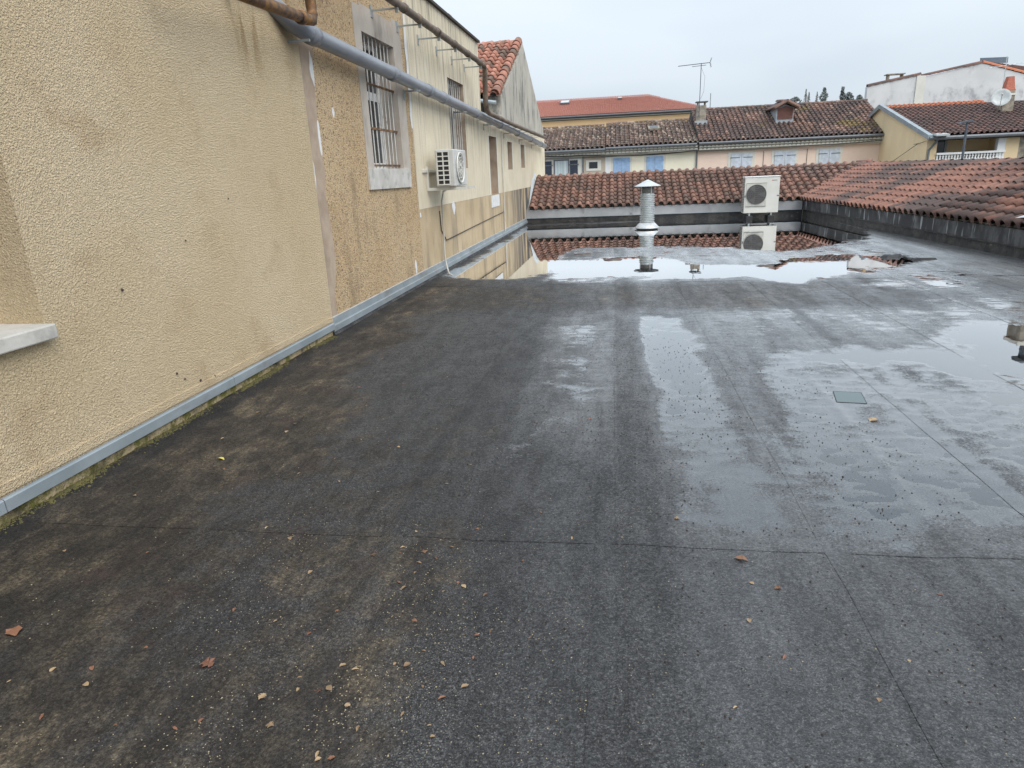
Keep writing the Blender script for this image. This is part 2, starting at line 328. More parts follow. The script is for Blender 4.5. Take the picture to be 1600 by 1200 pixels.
cov = g.math('ADD', g.math('MULTIPLY', g.math('SUBTRACT', 1., wetf), g.math('MULTIPLY', g.math('MULTIPLY', damp, g.mix(g.math('MULTIPLY', damp, .42), g.ramp(grain, .42, .58, .15, 1.35), (.95, .95, .95))), .56)), wetf)
fac_ = g.math('MULTIPLY', g.math('MINIMUM', g.math('MULTIPLY', fre, 2.3), 1.), cov)
gl = g.n('ShaderNodeBsdfGlossy', {'Color': (1, 1, 1, 1), 'Roughness': g.math('ADD', .035, g.math('MULTIPLY', g.math('SUBTRACT', 1., wetf), .27)), 'Normal': b2.outputs[0]})
g.done(c.outputs[0], .7, IOR=1.4)
msf = g.n('ShaderNodeMixShader'); g.set(msf.inputs[0], fac_); g.t.links.new(g.p.outputs[0], msf.inputs[1]); g.t.links.new(gl.outputs[0], msf.inputs[2])
g.t.links.new(msf.outputs[0], g.out.inputs[0]); M['felt'] = g.m
M['deck'] = plain('roof_deck', (.03, .03, .03), .8)
# --- standing water: clear film, mirror at grazing angles
g = G('standing_water'); v = g.co('World')
tr = g.n('ShaderNodeBsdfTransparent', {'Color': (.80, .82, .82, 1)})
gl = g.n('ShaderNodeBsdfGlossy', {'Color': (1, 1, 1, 1), 'Roughness': 0.0})
nb = g.n('ShaderNodeBump', {'Height': g.noise(g.co('World', (1, 1, 1)), 5, 2), 'Strength': .012, 'Distance': .02})
g.set(gl.inputs['Normal'], nb.outputs[0])
fr = g.n('ShaderNodeFresnel', {'IOR': 1.33}); fq = g.math('MINIMUM', g.math('MULTIPLY', fr.outputs[0], 2.3), 1.)
ms = g.n('ShaderNodeMixShader'); g.set(ms.inputs[0], fq); g.t.links.new(tr.outputs[0], ms.inputs[1]); g.t.links.new(gl.outputs[0], ms.inputs[2])
g.t.links.new(ms.outputs[0], g.out.inputs[0]); M['water'] = g.m
def leafmat(name, c1, c2):
    g = G(name); return g.done(g.mix(g.n('ShaderNodeObjectInfo').outputs['Random'], c1, c2), .6)
M['leaf_tan'] = leafmat('dry_leaf', (.18, .115, .065), (.37, .26, .15))
M['leaf_rust'] = leafmat('rust_leaf', (.15, .065, .04), (.23, .105, .06))
M['leaf_brown'] = leafmat('brown_leaf', (.10, .055, .03), (.20, .10, .055))
M['leaf_yellow'] = leafmat('yellow_leaf', (.55, .47, .08), (.60, .52, .12))

# ------------------------------------------------------------------ numpy noise
def vnoise(x, y, s, seed):
    x = np.asarray(x)/s+seed*17.13; y = np.asarray(y)/s+seed*9.71
    xi = np.floor(x).astype(np.int64); yi = np.floor(y).astype(np.int64); fx = x-xi; fy = y-yi
    fx = fx*fx*(3-2*fx); fy = fy*fy*(3-2*fy)
    def h(a, b):
        n = (a*374761393+b*668265263+seed*1442695) & 0x7fffffff; n = ((n ^ (n >> 13))*1274126177) & 0x7fffffff
        return ((n ^ (n >> 16)) & 0xffff)/32767.5-1
    return (h(xi, yi)*(1-fx)+h(xi+1, yi)*fx)*(1-fy)+(h(xi, yi+1)*(1-fx)+h(xi+1, yi+1)*fx)*fy
def fbm(x, y, s, seed, o=4): return sum(vnoise(x, y, s/2**i, seed+i)*.5**i for i in range(o))
def sdf(x, y, poly):   # positive inside
    d = np.full(np.shape(x), 1e9); ins = np.zeros(np.shape(x), bool); n = len(poly)
    for i in range(n):
        (ax, ay), (bx_, by) = poly[i], poly[(i+1) % n]; ex, ey = bx_-ax, by-ay
        t = np.clip(((x-ax)*ex+(y-ay)*ey)/(ex*ex+ey*ey), 0, 1); d = np.minimum(d, np.hypot(x-ax-t*ex, y-ay-t*ey))
        c = ((ay > y) != (by > y)) & (x < (bx_-ax)*(y-ay)/(by-ay+1e-12)+ax); ins ^= c
    return np.where(ins, d, -d)
def sst(a, b, x): t = np.clip((x-a)/(b-a), 0, 1); return t*t*(3-2*t)

# ------------------------------------------------------------------ ground and flat roof
gr = MB().add([(-3000,-3000,-3.6),(3000,-3000,-3.6),(3000,3000,-3.6),(-3000,3000,-3.6)], [(0,1,2,3)]).build('ground', M['ground']); tag(gr, 'street level ground far below the roofs', kind='structure')
roof = MB().box(-3.2, 6.6, -1.2, 21.1, -.5, -.06).build('flat_roof', M['deck'])
tag(roof, 'flat roof covered in wet dark grey mineral felt', kind='structure')

SEAM0, ROLL = .02, .94
PUD = [  # polygon, amount, edge softness
 ([(-2.35,10.7),(-2.3,14),(-2.2,18.2),(-2.45,20.9),(5.35,20.9),(5.35,16.5),(4.7,14.4),(3.9,13.8),(3.1,13.1),(1.8,14.1),(.56,14.2),(-.76,14.5),(-1.15,13.4),(-1.15,11.4),(-1.5,10.6)], 26, .75),
 ([(-1.3,12.4),(.9,12.5),(1.3,11.3),(2.2,11.0),(3.0,11.8),(3.7,12.0),(4.7,11.6),(4.3,10.6),(3.67,10.0),(2.5,9.45),(1.27,9.65),(.39,9.75),(-.9,9.95)], 13, .42),
 ([(-2.2,15),(5,15),(5,11.5),(-1.8,11.5)], 5.3, .6),
 ([(.27,7.35),(.82,7.35),(.84,5.4),(.82,4.25),(.31,4.25)], 8.0, .14),
 ([(1.3,5.75),(1.9,6.2),(2.6,6.05),(3.2,7.0),(4.2,6.9),(4.9,5.6),(3.6,4.6),(2.6,4.9),(2.0,5.15),(1.3,5.25)], 11.0, .45),
 ([(1.12,5.5),(2.5,5.2),(4.4,5.2),(3.6,2.9),(2.4,2.5),(1.7,2.75),(.8,2.76),(.8,3.9),(1.1,4.4)], 7.5, .28),
 ([(.27,4.4),(.82,4.4),(.85,2.74),(.27,2.74)], 7.0, .14),
 ([(-.62,4.9),(-.02,5.0),(-.05,4.3),(-.5,4.4)], 7.0, .3),
 ([(-.62,7.0),(-.08,7.0),(-.08,4.1),(-.42,3.5),(-.55,3.6)], 4.9, .22),
 ([(1.0,7.8),(3.0,7.6),(5.5,9.5),(5.5,6.5),(3.2,6.6),(1.2,5.6)], 5.2, .6),
 ([(3.0,9.6),(4.7,10.4),(5.5,9.4),(4.0,8.4),(3.0,8.8)], 6.3, .5),
]
def depth(x, y):   # millimetres of standing water (negative: how far the felt stands proud)
    wx = x+.10*fbm(x, y, .7, 3); wy = y+.22*fbm(x, y, .7, 5)
    d = np.zeros_like(x)
    for p, a, e in PUD: d = np.maximum(d, a*sst(-e, e, sdf(wx, wy, p)))
    k = np.floor((x-SEAM0)/ROLL); fx = x-SEAM0-k*ROLL
    strip = np.where(k == 0, 3.6*(1-sst(.22, .30, fx)), np.where(k == 1, 2.4*(1-sst(.05, .17, fx))*sst(2.9, 4.4, y), 1.6*(1-sst(.05, .16, fx))))
    near = 1-sst(8.5, 10, y)*.75
    ns = 1.2*fbm(x, y/1.6, .9, 21)+.8*fbm(x*.8, y, .22, 31, 3)+1.3*fbm(x*.7, y*1.2, .07, 37, 2)+.9*fbm(x, y/12, .2, 39, 3)
    return -7+d-strip*near+ns-32*sst(20.2, 20.75, y+.12*vnoise(x, y, .5, 77))*(1-sst(.0, 1.3, x))
def mudf(x, y):
    e = -2.05+.35*fbm(x, y, 1.1, 41)+.1*(y < 5)
    a = sst(.45, -.35, x-e)*(1-.7*sst(9, 10.5, y))
    b = .62*sst(7.3, 8.0, y)*(1-sst(9.0, 9.8, y))*(1-sst(1.5, 4.2, x))
    c = .42*sst(-.35, -.9, x)*(1-sst(3.5, 6.5, y))+.2*sst(-.3, -.7, x)*(1-sst(2.3, 2.7, y))
    e2 = .5*sst(8.0, 8.8, y)*(1-sst(10, 11.5, y))*sst(4.2, 4.9, x)
    return np.clip(np.maximum.reduce([a, b, c, e2])+.15*fbm(x, y, .5, 45), 0, 1)
def dampf(x, y):
    a = .17+.83*sst(-1.0, .45, x+.25*fbm(x, y/6, .5, 91)); a = a*(1-.45*sst(7.2, 7.9, y)*(1-sst(9.2, 10, y)))+.5*sst(-.75, -.55, x)*(1-sst(-.12, .05, x))*sst(3.4, 4.2, y)*(1-sst(6.6, 7.3, y))+.25*sst(.2, .5, x)*(1-sst(2.7, 3.2, y))
    k = np.floor((x-SEAM0)/ROLL); fx = x-SEAM0-k*ROLL
    a = a*(1-.35*np.where(k == 0, (1-sst(.18, .30, fx)), 0))*(1+.35*fbm(x, y/8, .22, 93, 3))*(1-.6*mudf(x, y))
    return np.clip(a, 0, 1.5)
def gritf(x, y):
    p = sst(-.3, .15, sdf(x, y, [(-.98,2.6),(-.68,2.62),(-.40,.6),(-1.25,.6),(-1.1,1.8)]))
    return np.clip(p*.9+.25*sst(2.7, 1.5, y)+.15*fbm(x, y, .4, 51), 0, 1)
def crease(x, y):    # long low wrinkles in the felt
    z = .0035*np.exp(-((y-1.72-.02*np.sin(x*9))/.018)**2)*sst(.3, .45, x)*(1-sst(.85, .95, x))
    z += .003*np.exp(-((y-4.45-.015*np.sin(x*11))/.02)**2)*sst(-.4, -.25, x)*(1-sst(.25, .33, x))
    z += .0025*np.exp(-((y-3.16)/.02)**2)*sst(-.35, -.2, x)*(1-sst(0, .1, x))
    z += .005*np.exp(-((x+.98-.05*np.sin(y*1.3))/.03)**2)*(1-sst(6, 8, y))+.004*np.exp(-((x+.36-.04*np.sin(y*1.1))/.025)**2)*sst(3, 3.6, y)*(1-sst(6.5, 7.5, y))
    z += .004*np.exp(-((x-1.42-.03*np.sin(y*1.7))/.03)**2)*(1-sst(5, 6, y))
    return z
def sheet(x0, x1, y0, y1, last):
    xa = x0-.09; ya, yb = y0-(.09 if y0 > 0 else 0), y1
    xs = np.concatenate([[xa, xa], np.linspace(xa, x1, 48)])
    step = .022 if y0 < 6 else .055
    ys = np.concatenate([[ya, ya], np.linspace(ya, yb, int((yb-ya)/step)+2)])
    X, Y = np.meshgrid(xs, ys)
    X = X+.007*vnoise(X*0+x0, Y, .35, 81)*(1-sst(0, .15, X-xa)); Y = Y+(.008*vnoise(X, Y*0+y0, .3, 83)*(1-sst(0, .15, Y-ya)) if y0 > 0 else 0)
    D = depth(X, Y)
    Z = -np.clip(D, -9, 22)/1000+crease(X, Y)
    lap = np.maximum((1-sst(.07, .12, X-xa)), 1-sst(.07, .12, Y-ya) if y0 > 0 else 0*X)
    Z = Z+.0022*lap
    Z[:, 0] -= .0045; Z[0, :] -= .0045
    wall = -2.997+.01872*Y
    Z += .012*sst(.26, .02, X-wall)
    nx, ny = len(xs), len(ys)
    co = np.stack([X, Y, Z], -1).reshape(-1, 3)
    i = np.arange(nx*ny).reshape(ny, nx)
    q = np.stack([i[:-1, :-1], i[:-1, 1:], i[1:, 1:], i[1:, :-1]], -1)
    q = np.delete(np.delete(q, 1, 1), 1, 0).reshape(-1, 4)
    me = bpy.data.meshes.new('felt_sheet')
    me.vertices.add(len(co)); me.vertices.foreach_set('co', co.ravel().astype(np.float32))
    me.loops.add(q.size); me.loops.foreach_set('vertex_index', q.ravel().astype(np.int32))
    me.polygons.add(len(q)); me.polygons.foreach_set('loop_start', np.arange(0, q.size, 4, dtype=np.int32)); me.polygons.foreach_set('loop_total', np.full(len(q), 4, np.int32))
    me.update(); me.polygons.foreach_set('use_smooth', [True]*len(q))
    ed = np.minimum(np.abs(X-xa-.004), np.abs(Y-ya-.004) if y0 > 0 else 9)
    sm = np.exp(-(ed/.012)**2)*np.clip(.5+.7*vnoise(X, Y, .5, 61), 0, 1)
    sm = np.maximum(sm, .6*np.exp(-((X+.97-.05*np.sin(Y*1.3))/.035)**2)*(1-sst(7, 8.5, Y))*(.6+.4*vnoise(X, Y, .4, 67)))  # dark line painted along the long wrinkle to bring it out
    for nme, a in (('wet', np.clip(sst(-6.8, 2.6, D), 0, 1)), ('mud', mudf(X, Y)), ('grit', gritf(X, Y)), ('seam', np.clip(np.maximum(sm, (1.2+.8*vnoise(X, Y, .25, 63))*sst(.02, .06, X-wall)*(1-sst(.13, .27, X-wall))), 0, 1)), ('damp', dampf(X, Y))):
        at = me.attributes.new(nme, 'FLOAT', 'POINT'); at.data.foreach_set('value', a.ravel().astype(np.float32))
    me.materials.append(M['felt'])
    o = bpy.data.objects.new('felt_sheet', me); COL.objects.link(o); o.parent = roof
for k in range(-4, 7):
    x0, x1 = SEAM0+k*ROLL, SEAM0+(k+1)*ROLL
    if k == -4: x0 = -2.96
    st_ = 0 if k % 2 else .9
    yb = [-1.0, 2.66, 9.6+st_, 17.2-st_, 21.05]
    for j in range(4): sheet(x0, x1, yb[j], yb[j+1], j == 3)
def puddle(name, label, x0, x1, y0, y1, lv=0.):
    o = MB().add([(x0,y0,lv),(x1,y0,lv),(x1,y1,lv),(x0,y1,lv)], [(0,1,2,3)]).build(name, M['water']); tag(o, label, kind='structure')
puddle('puddle', 'broad mirror puddle along the far tiled parapet', -2.5, 5.7, 8.2, 20.98)
puddle('puddle', 'shallow puddle spread over the right middle of the roof', -.9, 5.6, 2.4, 8.15, -.0011)

# ------------------------------------------------------------------ tall rendered building on the left
WA = R(1.0723); WO = (-2.997, 0, 0)
def wobj(name, label, cat, group=None): return thing(name, label, cat, WO, -WA, group)
B = wobj('rendered_building', 'tall cream and tan rendered building running down the left side', 'building')
def wall(name, mat, s0, s1, z0, z1, holes=(), off=0., back=-.5, depth=.22, jamb=None):
    """slab in the plane x=off from s0..s1, with window openings (s0,s1,z0,z1) and their reveals"""
    mb = MB()
    ss = sorted({s0, s1, *[h[0] for h in holes], *[h[1] for h in holes]}); zs = sorted({z0, z1, *[h[2] for h in holes], *[h[3] for h in holes]})
    for a, b in zip(ss, ss[1:]):
        for c, d in zip(zs, zs[1:]):
            if any(h[0] <= a and b <= h[1] and h[2] <= c and d <= h[3] for h in holes): continue
            mb.add([(off,a,c),(off,b,c),(off,b,d),(off,a,d)], [(0,1,2,3)])
    mb.add([(off,s0,z0),(back,s0,z0),(back,s0,z1),(off,s0,z1)], [(0,1,2,3)]); mb.add([(off,s1,z0),(back,s1,z0),(back,s1,z1),(off,s1,z1)], [(0,1,2,3)])
    mb.add([(off,s0,z1),(off,s1,z1),(back,s1,z1),(back,s0,z1)], [(0,1,2,3)]); mb.add([(back,s0,z0),(back,s1,z0),(back,s1,z1),(back,s0,z1)], [(0,1,2,3)])
    o = mb.build(name, mat, B)
    for h in holes:
        r = MB(); i = off-depth
        r.add([(off,h[0],h[2]),(i,h[0],h[2]),(i,h[0],h[3]),(off,h[0],h[3])], [(0,1,2,3)]); r.add([(off,h[1],h[2]),(i,h[1],h[2]),(i,h[1],h[3]),(off,h[1],h[3])], [(0,1,2,3)])
        r.add([(off,h[0],h[3]),(i,h[0],h[3]),(i,h[1],h[3]),(off,h[1],h[3])], [(0,1,2,3)]); r.add([(off,h[0],h[2]),(i,h[0],h[2]),(i,h[1],h[2]),(off,h[1],h[2])], [(0,1,2,3)])
        r.build('reveal', jamb or mat, o)
    return o
def window(h, off, depth, mat_frame, mullion=True, parent=None, glass='glass', rail=None):
    s0, s1, z0, z1 = h; x = off-depth
    W = bpy.data.objects.new('window', None); COL.objects.link(W); W.parent = B
    bx('pane', M[glass], W, x-.03, x-.012, s0+.04, s1-.04, z0+.04, z1-.04)
    f = MB(); t = .06
    f.box(x-.04, x+.02, s0, s0+t, z0, z1); f.box(x-.04, x+.02, s1-t, s1, z0, z1); f.box(x-.04, x+.019, s0+t, s1-t, z0, z0+t*1.3); f.box(x-.04, x+.019, s0+t, s1-t, z1-t, z1)
    if mullion: f.box(x-.038, x+.018, (s0+s1)/2-.05, (s0+s1)/2+.05, z0+t*1.3, z1-t)
    if rail: f.box(x-.037, x+.017, s0+t, s1-t, rail-.05, rail+.05)
    f.build('frame', mat_frame, W); return W
# near wall: thick coarse render, window at the frame's left edge
h0 = (1.85, 3.03, .90, 2.15)
wall('wall', M['render'], -1.6, 6.45, .09, 2.93, [h0], off=.035, back=-.6, depth=.34)
bx('wall_foot', M['mossy'], B, -.5, .024, -1.6, 6.44, -.06, .095)
bx('coping', M['white_patch'], B, -.6, .06, -1.6, 6.40, 2.931, 2.975, bevel=.006)
wn0 = window(h0, .035, .30, M['white_paint'])
MB().box(-.34, .095, h0[0]-.08, h0[1]+.012, .83, .906).build('sill', M['sill_stone'], wn0, bevel=.008)
for (s_, z_, r_) in ((3.62,.98,.010),(3.95,.36,.009),(4.02,.30,.007),(4.18,.24,.011),(4.35,.22,.007),(4.3,1.2,.006),(4.9,1.45,.006)): MB().lathe([(0, 0), (r_, .002), (r_*.7, .008), (0, .011)], n=8, caps=False).build('stuck_snail', M['timber'], B, M=Matrix.Translation((.037, s_, z_)) @ Matrix.Rotation(R(90), 4, 'Y'))
# middle wall, tan roughcast, barred window
h1 = (8.20, 9.33, 1.66, 3.16)
wall('wall', M['roughcast'], 6.452, 9.90, -.08, 5.2, [h1], off=0, depth=.30, jamb=M['surround'])
wall('wall', M['roughcast'], -1.6, 6.448, 2.98, 5.2, off=-.03)
w1 = window(h1, 0, .25, M['white_paint'], rail=2.55)
sr = MB(); t = .006
sr.box(.0005, t, 7.98, 8.20, 1.66, 3.42); sr.box(.0005, t, 9.33, 9.66, 1.66, 3.50); sr.box(.0005, t-.001, 8.20, 9.33, 3.16, 3.45)
sr.build('surround', M['surround'], w1)
MB().prism([(7.95,1.42),(9.56,1.41),(9.56,1.659),(7.95,1.659)], .0005, .030, 'x').build('sill', M['sill_stone'], w1, bevel=.004)
for i in range(8): MB().tube([(-.05, 8.28+i*.135, 1.665), (-.05, 8.28+i*.135, 3.16)], .0085, 6).build('bar', M['bar_paint'], w1)
for z in (1.70, 2.13, 2.63): bx('crossbar', M['rust'], w1, -.062, -.038, 8.20, 9.33, z-.012, z+.012)
# brown cement strip between the two renders, ragged right edge
poly = [(6.452, .02), (6.66, .02)]; z = .02
while z < 2.92: z += random.uniform(.12, .3); poly.append((6.66+.05*z+random.uniform(-.03, .03)+(.07 if .6 < z < 1.2 else 0), min(z, 2.95)))
poly.append((6.452, 2.95)); MB().prism(poly, .0005, .005, 'x').build('cement_strip', M['cement'], B)
def patch(s, z, ws, hz, seed, off, mat='white_patch'):
    rr = random.Random(seed); p = [(s+ws*math.cos(a)*rr.uniform(.6, 1), z+hz*math.sin(a)*rr.uniform(.6, 1)) for a in [i*math.pi/5 for i in range(10)]]
    MB().prism(p, off, off+.003, 'x').build('filler_patch', M[mat], B)
for a in ((6.50,1.62,.04,.16,1,.0055), (7.15,2.22,.035,.06,2,.0005), (6.74,2.58,.05,.18,3,.0055), (6.73,1.95,.035,.25,8,.0055), (9.52,.30,.06,.12,4,.0005), (9.93,1.0,.05,.05,9,.0035)): patch(*a)
# ragged white filler line where the cream paint begins
poly = [(9.86, 2.2)]; z = 2.2
L_, R_ = [], []
while z < 3.75: L_.append((9.84+random.uniform(-.03, .02), z)); R_.append((9.90+random.uniform(0, .05), z)); z += .17
MB().prism(L_+R_[::-1], .004, .0065, 'x').build('filler_patch', M['white_patch'], B)
# far wall: cream paint above, dirty tan below
h2 = (12.12, 13.30, 1.66, 3.13); h3 = (15.50, 16.45, 1.08, 2.34); h4 = (17.95, 18.72, 1.62, 2.30); h5 = (20.25, 21.05, 1.66, 2.30)
wall('wall', M['tan_lower'], 9.902, 26.35, -.08, 1.078, off=0)
wall('wall', M['cream_paint'], 9.904, 14.85, 1.08, 4.08, [h2], off=.003, depth=.24, jamb=M['cement'])
wall('wall', M['cream_paint'], 14.852, 26.35, 1.08, 2.70, [h3, h4, h5], off=.003, depth=.20, jamb=M['cement'])
bx('roof_edge', M['timber'], B, -.6, .05, 9.9, 14.88, 4.081, 4.12)
bx('chimney', M['stone_old'], B, -.5, -.1, 12.95, 13.2, 4.121, 4.26)
w2 = window(h2, .003, .22, M['f_trim'])
for i in range(7): MB().tube([(-.05, 12.24+i*.155, 1.665), (-.05, 12.24+i*.155, 3.13)], .009, 6).build('bar', M['bar_paint'], w2)
for h, gm in ((h3, 'f_tan'), (h4, 'f_tan'), (h5, 'f_tan')):
    wv = window(h, .003, .18, M['cement'])
    bx('trim', M['f_trim'], wv, .0035, .012, h[0]-.07, h[0]-.001, h[2], h[3]+.06); bx('trim', M['f_trim'], wv, .0035, .012, h[1]+.001, h[1]+.07, h[2], h[3]+.06)
bx('filler_patch', M['white_patch'], B, .0005, .012, 15.5, 16.5, .80, 1.06); patch(11.98, 1.0, .15, .13, 12, .0035)
MB().tube([(.03, 17.05, 2.5), (.03, 17.0, 1.6), (.03, 17.03, .9), (.03, 17.0, .15)], .014, 6).build('wall_conduit', M['hose'], B)
MB().tube([(.012, 10.99, 1.0), (.012, 11.02, .69), (.012, 11.3, .5), (.012, 14, .56), (.012, 17.0, .62)], .008, 5).build('wall_cable', M['cable'], B)
# gable rising behind the low parapet
gx = -.02
MB().prism([(16.9,2.705),(26.35,2.705),(26.35,2.98),(21.67,5.10),(17.55,3.33),(17.55,2.9)], gx-.4, gx, 'x').build('gable_wall', M['gable'], B)
bx('parapet', M['gable'], B, -.4, gx-.401, 17.4, 17.8, 2.6, 3.3)
# base flashings, in lengths
s = -1.5
while s < 6.4:
    e = min(s+2.02, 6.448); f = MB(); f.prism([(.0355,.154),(.050,.148),(.054,.142),(.056,.084),(.0355,.082)], s, e-.005, 'y'); f.build('flashing', M['zinc'], B); s = e
bx('render_ledge', M['render'], B, .0352, .045, -1.6, 6.44, .166, .222, bevel=.004)
s = 6.45
while s < 21.4:
    e = min(s+2.4, 21.5)
    f = MB(); f.prism([(.001,.185),(.012,.183),(.020,.12),(.040,.112),(.044,.055),(.001,.052)], s, e-.006, 'y'); f.build('flashing', M['zinc'], B); s = e
MB().prism([(.001,.19),(.008,.20),(.010,.186),(.001,.186)], 6.45, 21.5, 'y').build('sealant_bead', M['sill_stone'], B)
MB().prism([(.001,-.05),(.001,.0515),(.034,.0515),(.05,.02),(.09,-.05)], 6.45, 21.5, 'y').build('upstand', M['upstand'], B)
MB().prism([(.021,-.05),(.021,.016),(.05,.017),(.13,.014),(.17,-.05)], -1.5, 6.449, 'y').build('upstand', M['cant'], B)

# gable building's tiled roof
def tile_mesh(w_, l_, h_=.075, n=7, lip=.018, tilt=.034):
    """one roman tile: round cover on the left, shallow pan on the right; y runs up the slope"""
    xs = []; 
    for i in range(n): t = i/(n-1)*math.pi; xs.append((-w_*.5+w_*.325*(1-math.cos(t)), h_*math.sin(t)**.8))
    xs += [(w_*.33, -.008), (w_*.52, .006)]
    k = len(xs); vs = []; 
    for (yy, zz, sc_) in ((0, tilt, 1.0), (l_, 0, .92)):
        for (a, b) in xs: vs.append((a*sc_, yy, zz+b))
    for (a, b) in xs: vs.append((a*.96, 0.004, tilt+b-lip-(.004 if b > .02 else 0)))
    fs = [(i, i+1, k+i+1, k+i) for i in range(k-1)]+[(i+1, i, 2*k+i, 2*k+i+1) for i in range(k-1)]
    return vs, fs
def tile_fn(parent, name, mat, origin, U, V, wid, ln, pu, pv, inside, nobj=300, hh=.10, n=9, over=1.18, jit=.006):
    """cover a slope with tiles: origin at the eave, U along it, V up the slope"""
    U = Vector(U).normalized(); V = Vector(V).normalized(); Nn = U.cross(V)
    if Nn.z < 0: Nn = -Nn; flip = True
    else: flip = False
    vs, fs = tile_mesh(pu*1.0, pv*over, hh, n)
    if flip: vs = [(-a, b, c) for a, b, c in vs]
    me = bpy.data.meshes.new(name); me.from_pydata(vs, [], fs); 
    bm = bmesh.new(); bm.from_mesh(me); bmesh.ops.recalc_face_normals(bm, faces=bm.faces); bm.to_mesh(me); bm.free(); me.materials.append(mat)
    me.polygons.foreach_set('use_smooth', [i < len(fs)//2 for i in range(len(fs))])
    mats = []
    for i in range(int(wid/pu)+1):
        for j in range(int(ln/pv)+1):
            u, v_ = (i+.5)*pu, j*pv
            if not inside(u, v_+pv*.5): continue
            p = Vector(origin)+U*(u+random.uniform(-jit, jit))+V*(v_+random.uniform(-jit, jit)*1.5)+Nn*random.uniform(0, jit)
            Xv = U if not flip else -U
            rot = Matrix((Xv if not flip else -Xv, V, Nn)).transposed() @ Matrix.Rotation(random.uniform(-.012, .012), 3, 'Z')
            mats.append((p, Matrix.Translation(p) @ rot.to_4x4(), random.random()))
    pw = parent.matrix_world if False else None
    mats.sort(key=lambda q: (q[0]-CAMLOC(parent)).length)
    for p, mw, r_ in mats[:nobj]:
        o = bpy.data.objects.new(name, me); COL.objects.link(o); o.parent = parent; o.matrix_local = mw; o['tile_tone'] = r_
    if len(mats) > nobj:
        mb = MB()
        for p, mw, r_ in mats[nobj:]: mb.add([mw @ Vector(q) for q in vs], fs, r_)
        o = mb.build(name, mat, parent, smooth=False); o['kind'] = 'stuff'
    return mats
def CAMLOC(parent):
    p = parent
    while p.parent: p = p.parent
    return (Matrix.Translation(p.location) @ p.rotation_euler.to_matrix().to_4x4()).inverted() @ CAM_POS
sl = Vector((0, 21.67-17.40, 5.16-3.30)); Lg = sl.length
GR = bpy.data.objects.new('gable_roof', None); COL.objects.link(GR); GR.parent = B
tile_fn(GR, 'roof_tile', M['tile_gable'], (-4.02, 17.35, 3.30), (1, 0, 0), sl, 3.75, Lg, .25, .33, lambda u, v_: v_ < Lg, 200)
MB().prism([(17.5,3.24),(21.67,5.06),(26.4,2.9),(26.4,2.6),(17.5,2.6)], -4.2, -.42, 'x').build('roof_deck', M['timber'], GR)
def half_tile(p0, p1, r0, r1, up, n=7):
    """half round tile between two points"""
    p0, p1 = Vector(p0), Vector(p1); d = (p1-p0).normalized(); x = d.cross(Vector(up)).normalized(); y = x.cross(d); vs = []
    for p, r_ in ((p0, r0), (p1, r1), (p0+d*.003, r0-.014), (p1, r1-.014)):
        for i in range(n): t = math.pi*i/(n-1); vs.append(p+x*math.cos(t)*r_+y*math.sin(t)*r_)
    fs = [(i, i+1, n+i+1, n+i) for i in range(n-1)]+[(i+1, i, 2*n+i, 2*n+i+1) for i in range(n-1)]+[(2*n+i+1, 2*n+i, 3*n+i, 3*n+i+1) for i in range(n-1)]
    return MB().add(vs, fs, random.random())
nv = 12
for i in range(nv):    # verge tiles down the rake
    a = Vector((-.14, 17.32, 3.36))+sl*(i/nv)*.985; b = a+sl*(1.22/nv); half_tile(a, b+Vector((0, 0, -.02)), .125, .105, (0, -.4, 1)).build('verge_tile', M['tile_gable'], GR, True)
for i in range(9): half_tile((-.05-.45*i, 21.67, 5.13), (-.05-.45*(i+1.1), 21.67, 5.11), .14, .12, (0, 0, 1)).build('ridge_tile', M['tile_gable'], GR, True)
MB().prism([(21.45,5.02),(21.85,5.02),(21.72,5.15),(21.62,5.15)], -4, -.05, 'x').build('ridge_mortar', M['mortar'], GR)
MB().tube([(-1.3, 17.28, 3.34), (-.6, 17.26, 3.24), (-.1, 17.25, 3.16)], .05, 8).build('gutter', M['zinc'], GR)

# grey drainpipe along the wall
DP = wobj('drainpipe', 'long grey plastic drainpipe sloping along the left wall', 'pipe')
def wp(s, z, off=.15): return (off, s, z)
MB().tube([(-.03, 5.86, 3.04), (.06, 6.02, 2.97), (.13, 6.2, 2.86), wp(6.42, 2.825), wp(9, 2.765), wp(14, 2.645), wp(18, 2.56), wp(25.2, 2.38)], .078, 14).build('pipe', M['pvc_grey'], DP, True)
for s in (6.5, 8.75, 10.35, 11.2, 13.6, 16.2, 18.8, 21.4, 24):
    z = 2.823-(s-6.5)*.0236; MB().tube([wp(s-.07, z+.002), wp(s+.07, z-.002)], .088, 14).build('coupling', M['pvc_grey'], DP, True)
for s in (6.25, 9.6, 12.4, 15, 17.5, 20, 22.6):
    z = 2.823-(s-6.5)*.0236; b = MB(); b.box(.0, .24, s-.012, s+.012, z-.105, z-.085); b.box(.006, .02, s-.02, s+.02, z-.2, z-.07); b.build('bracket', M['zinc'], DP)
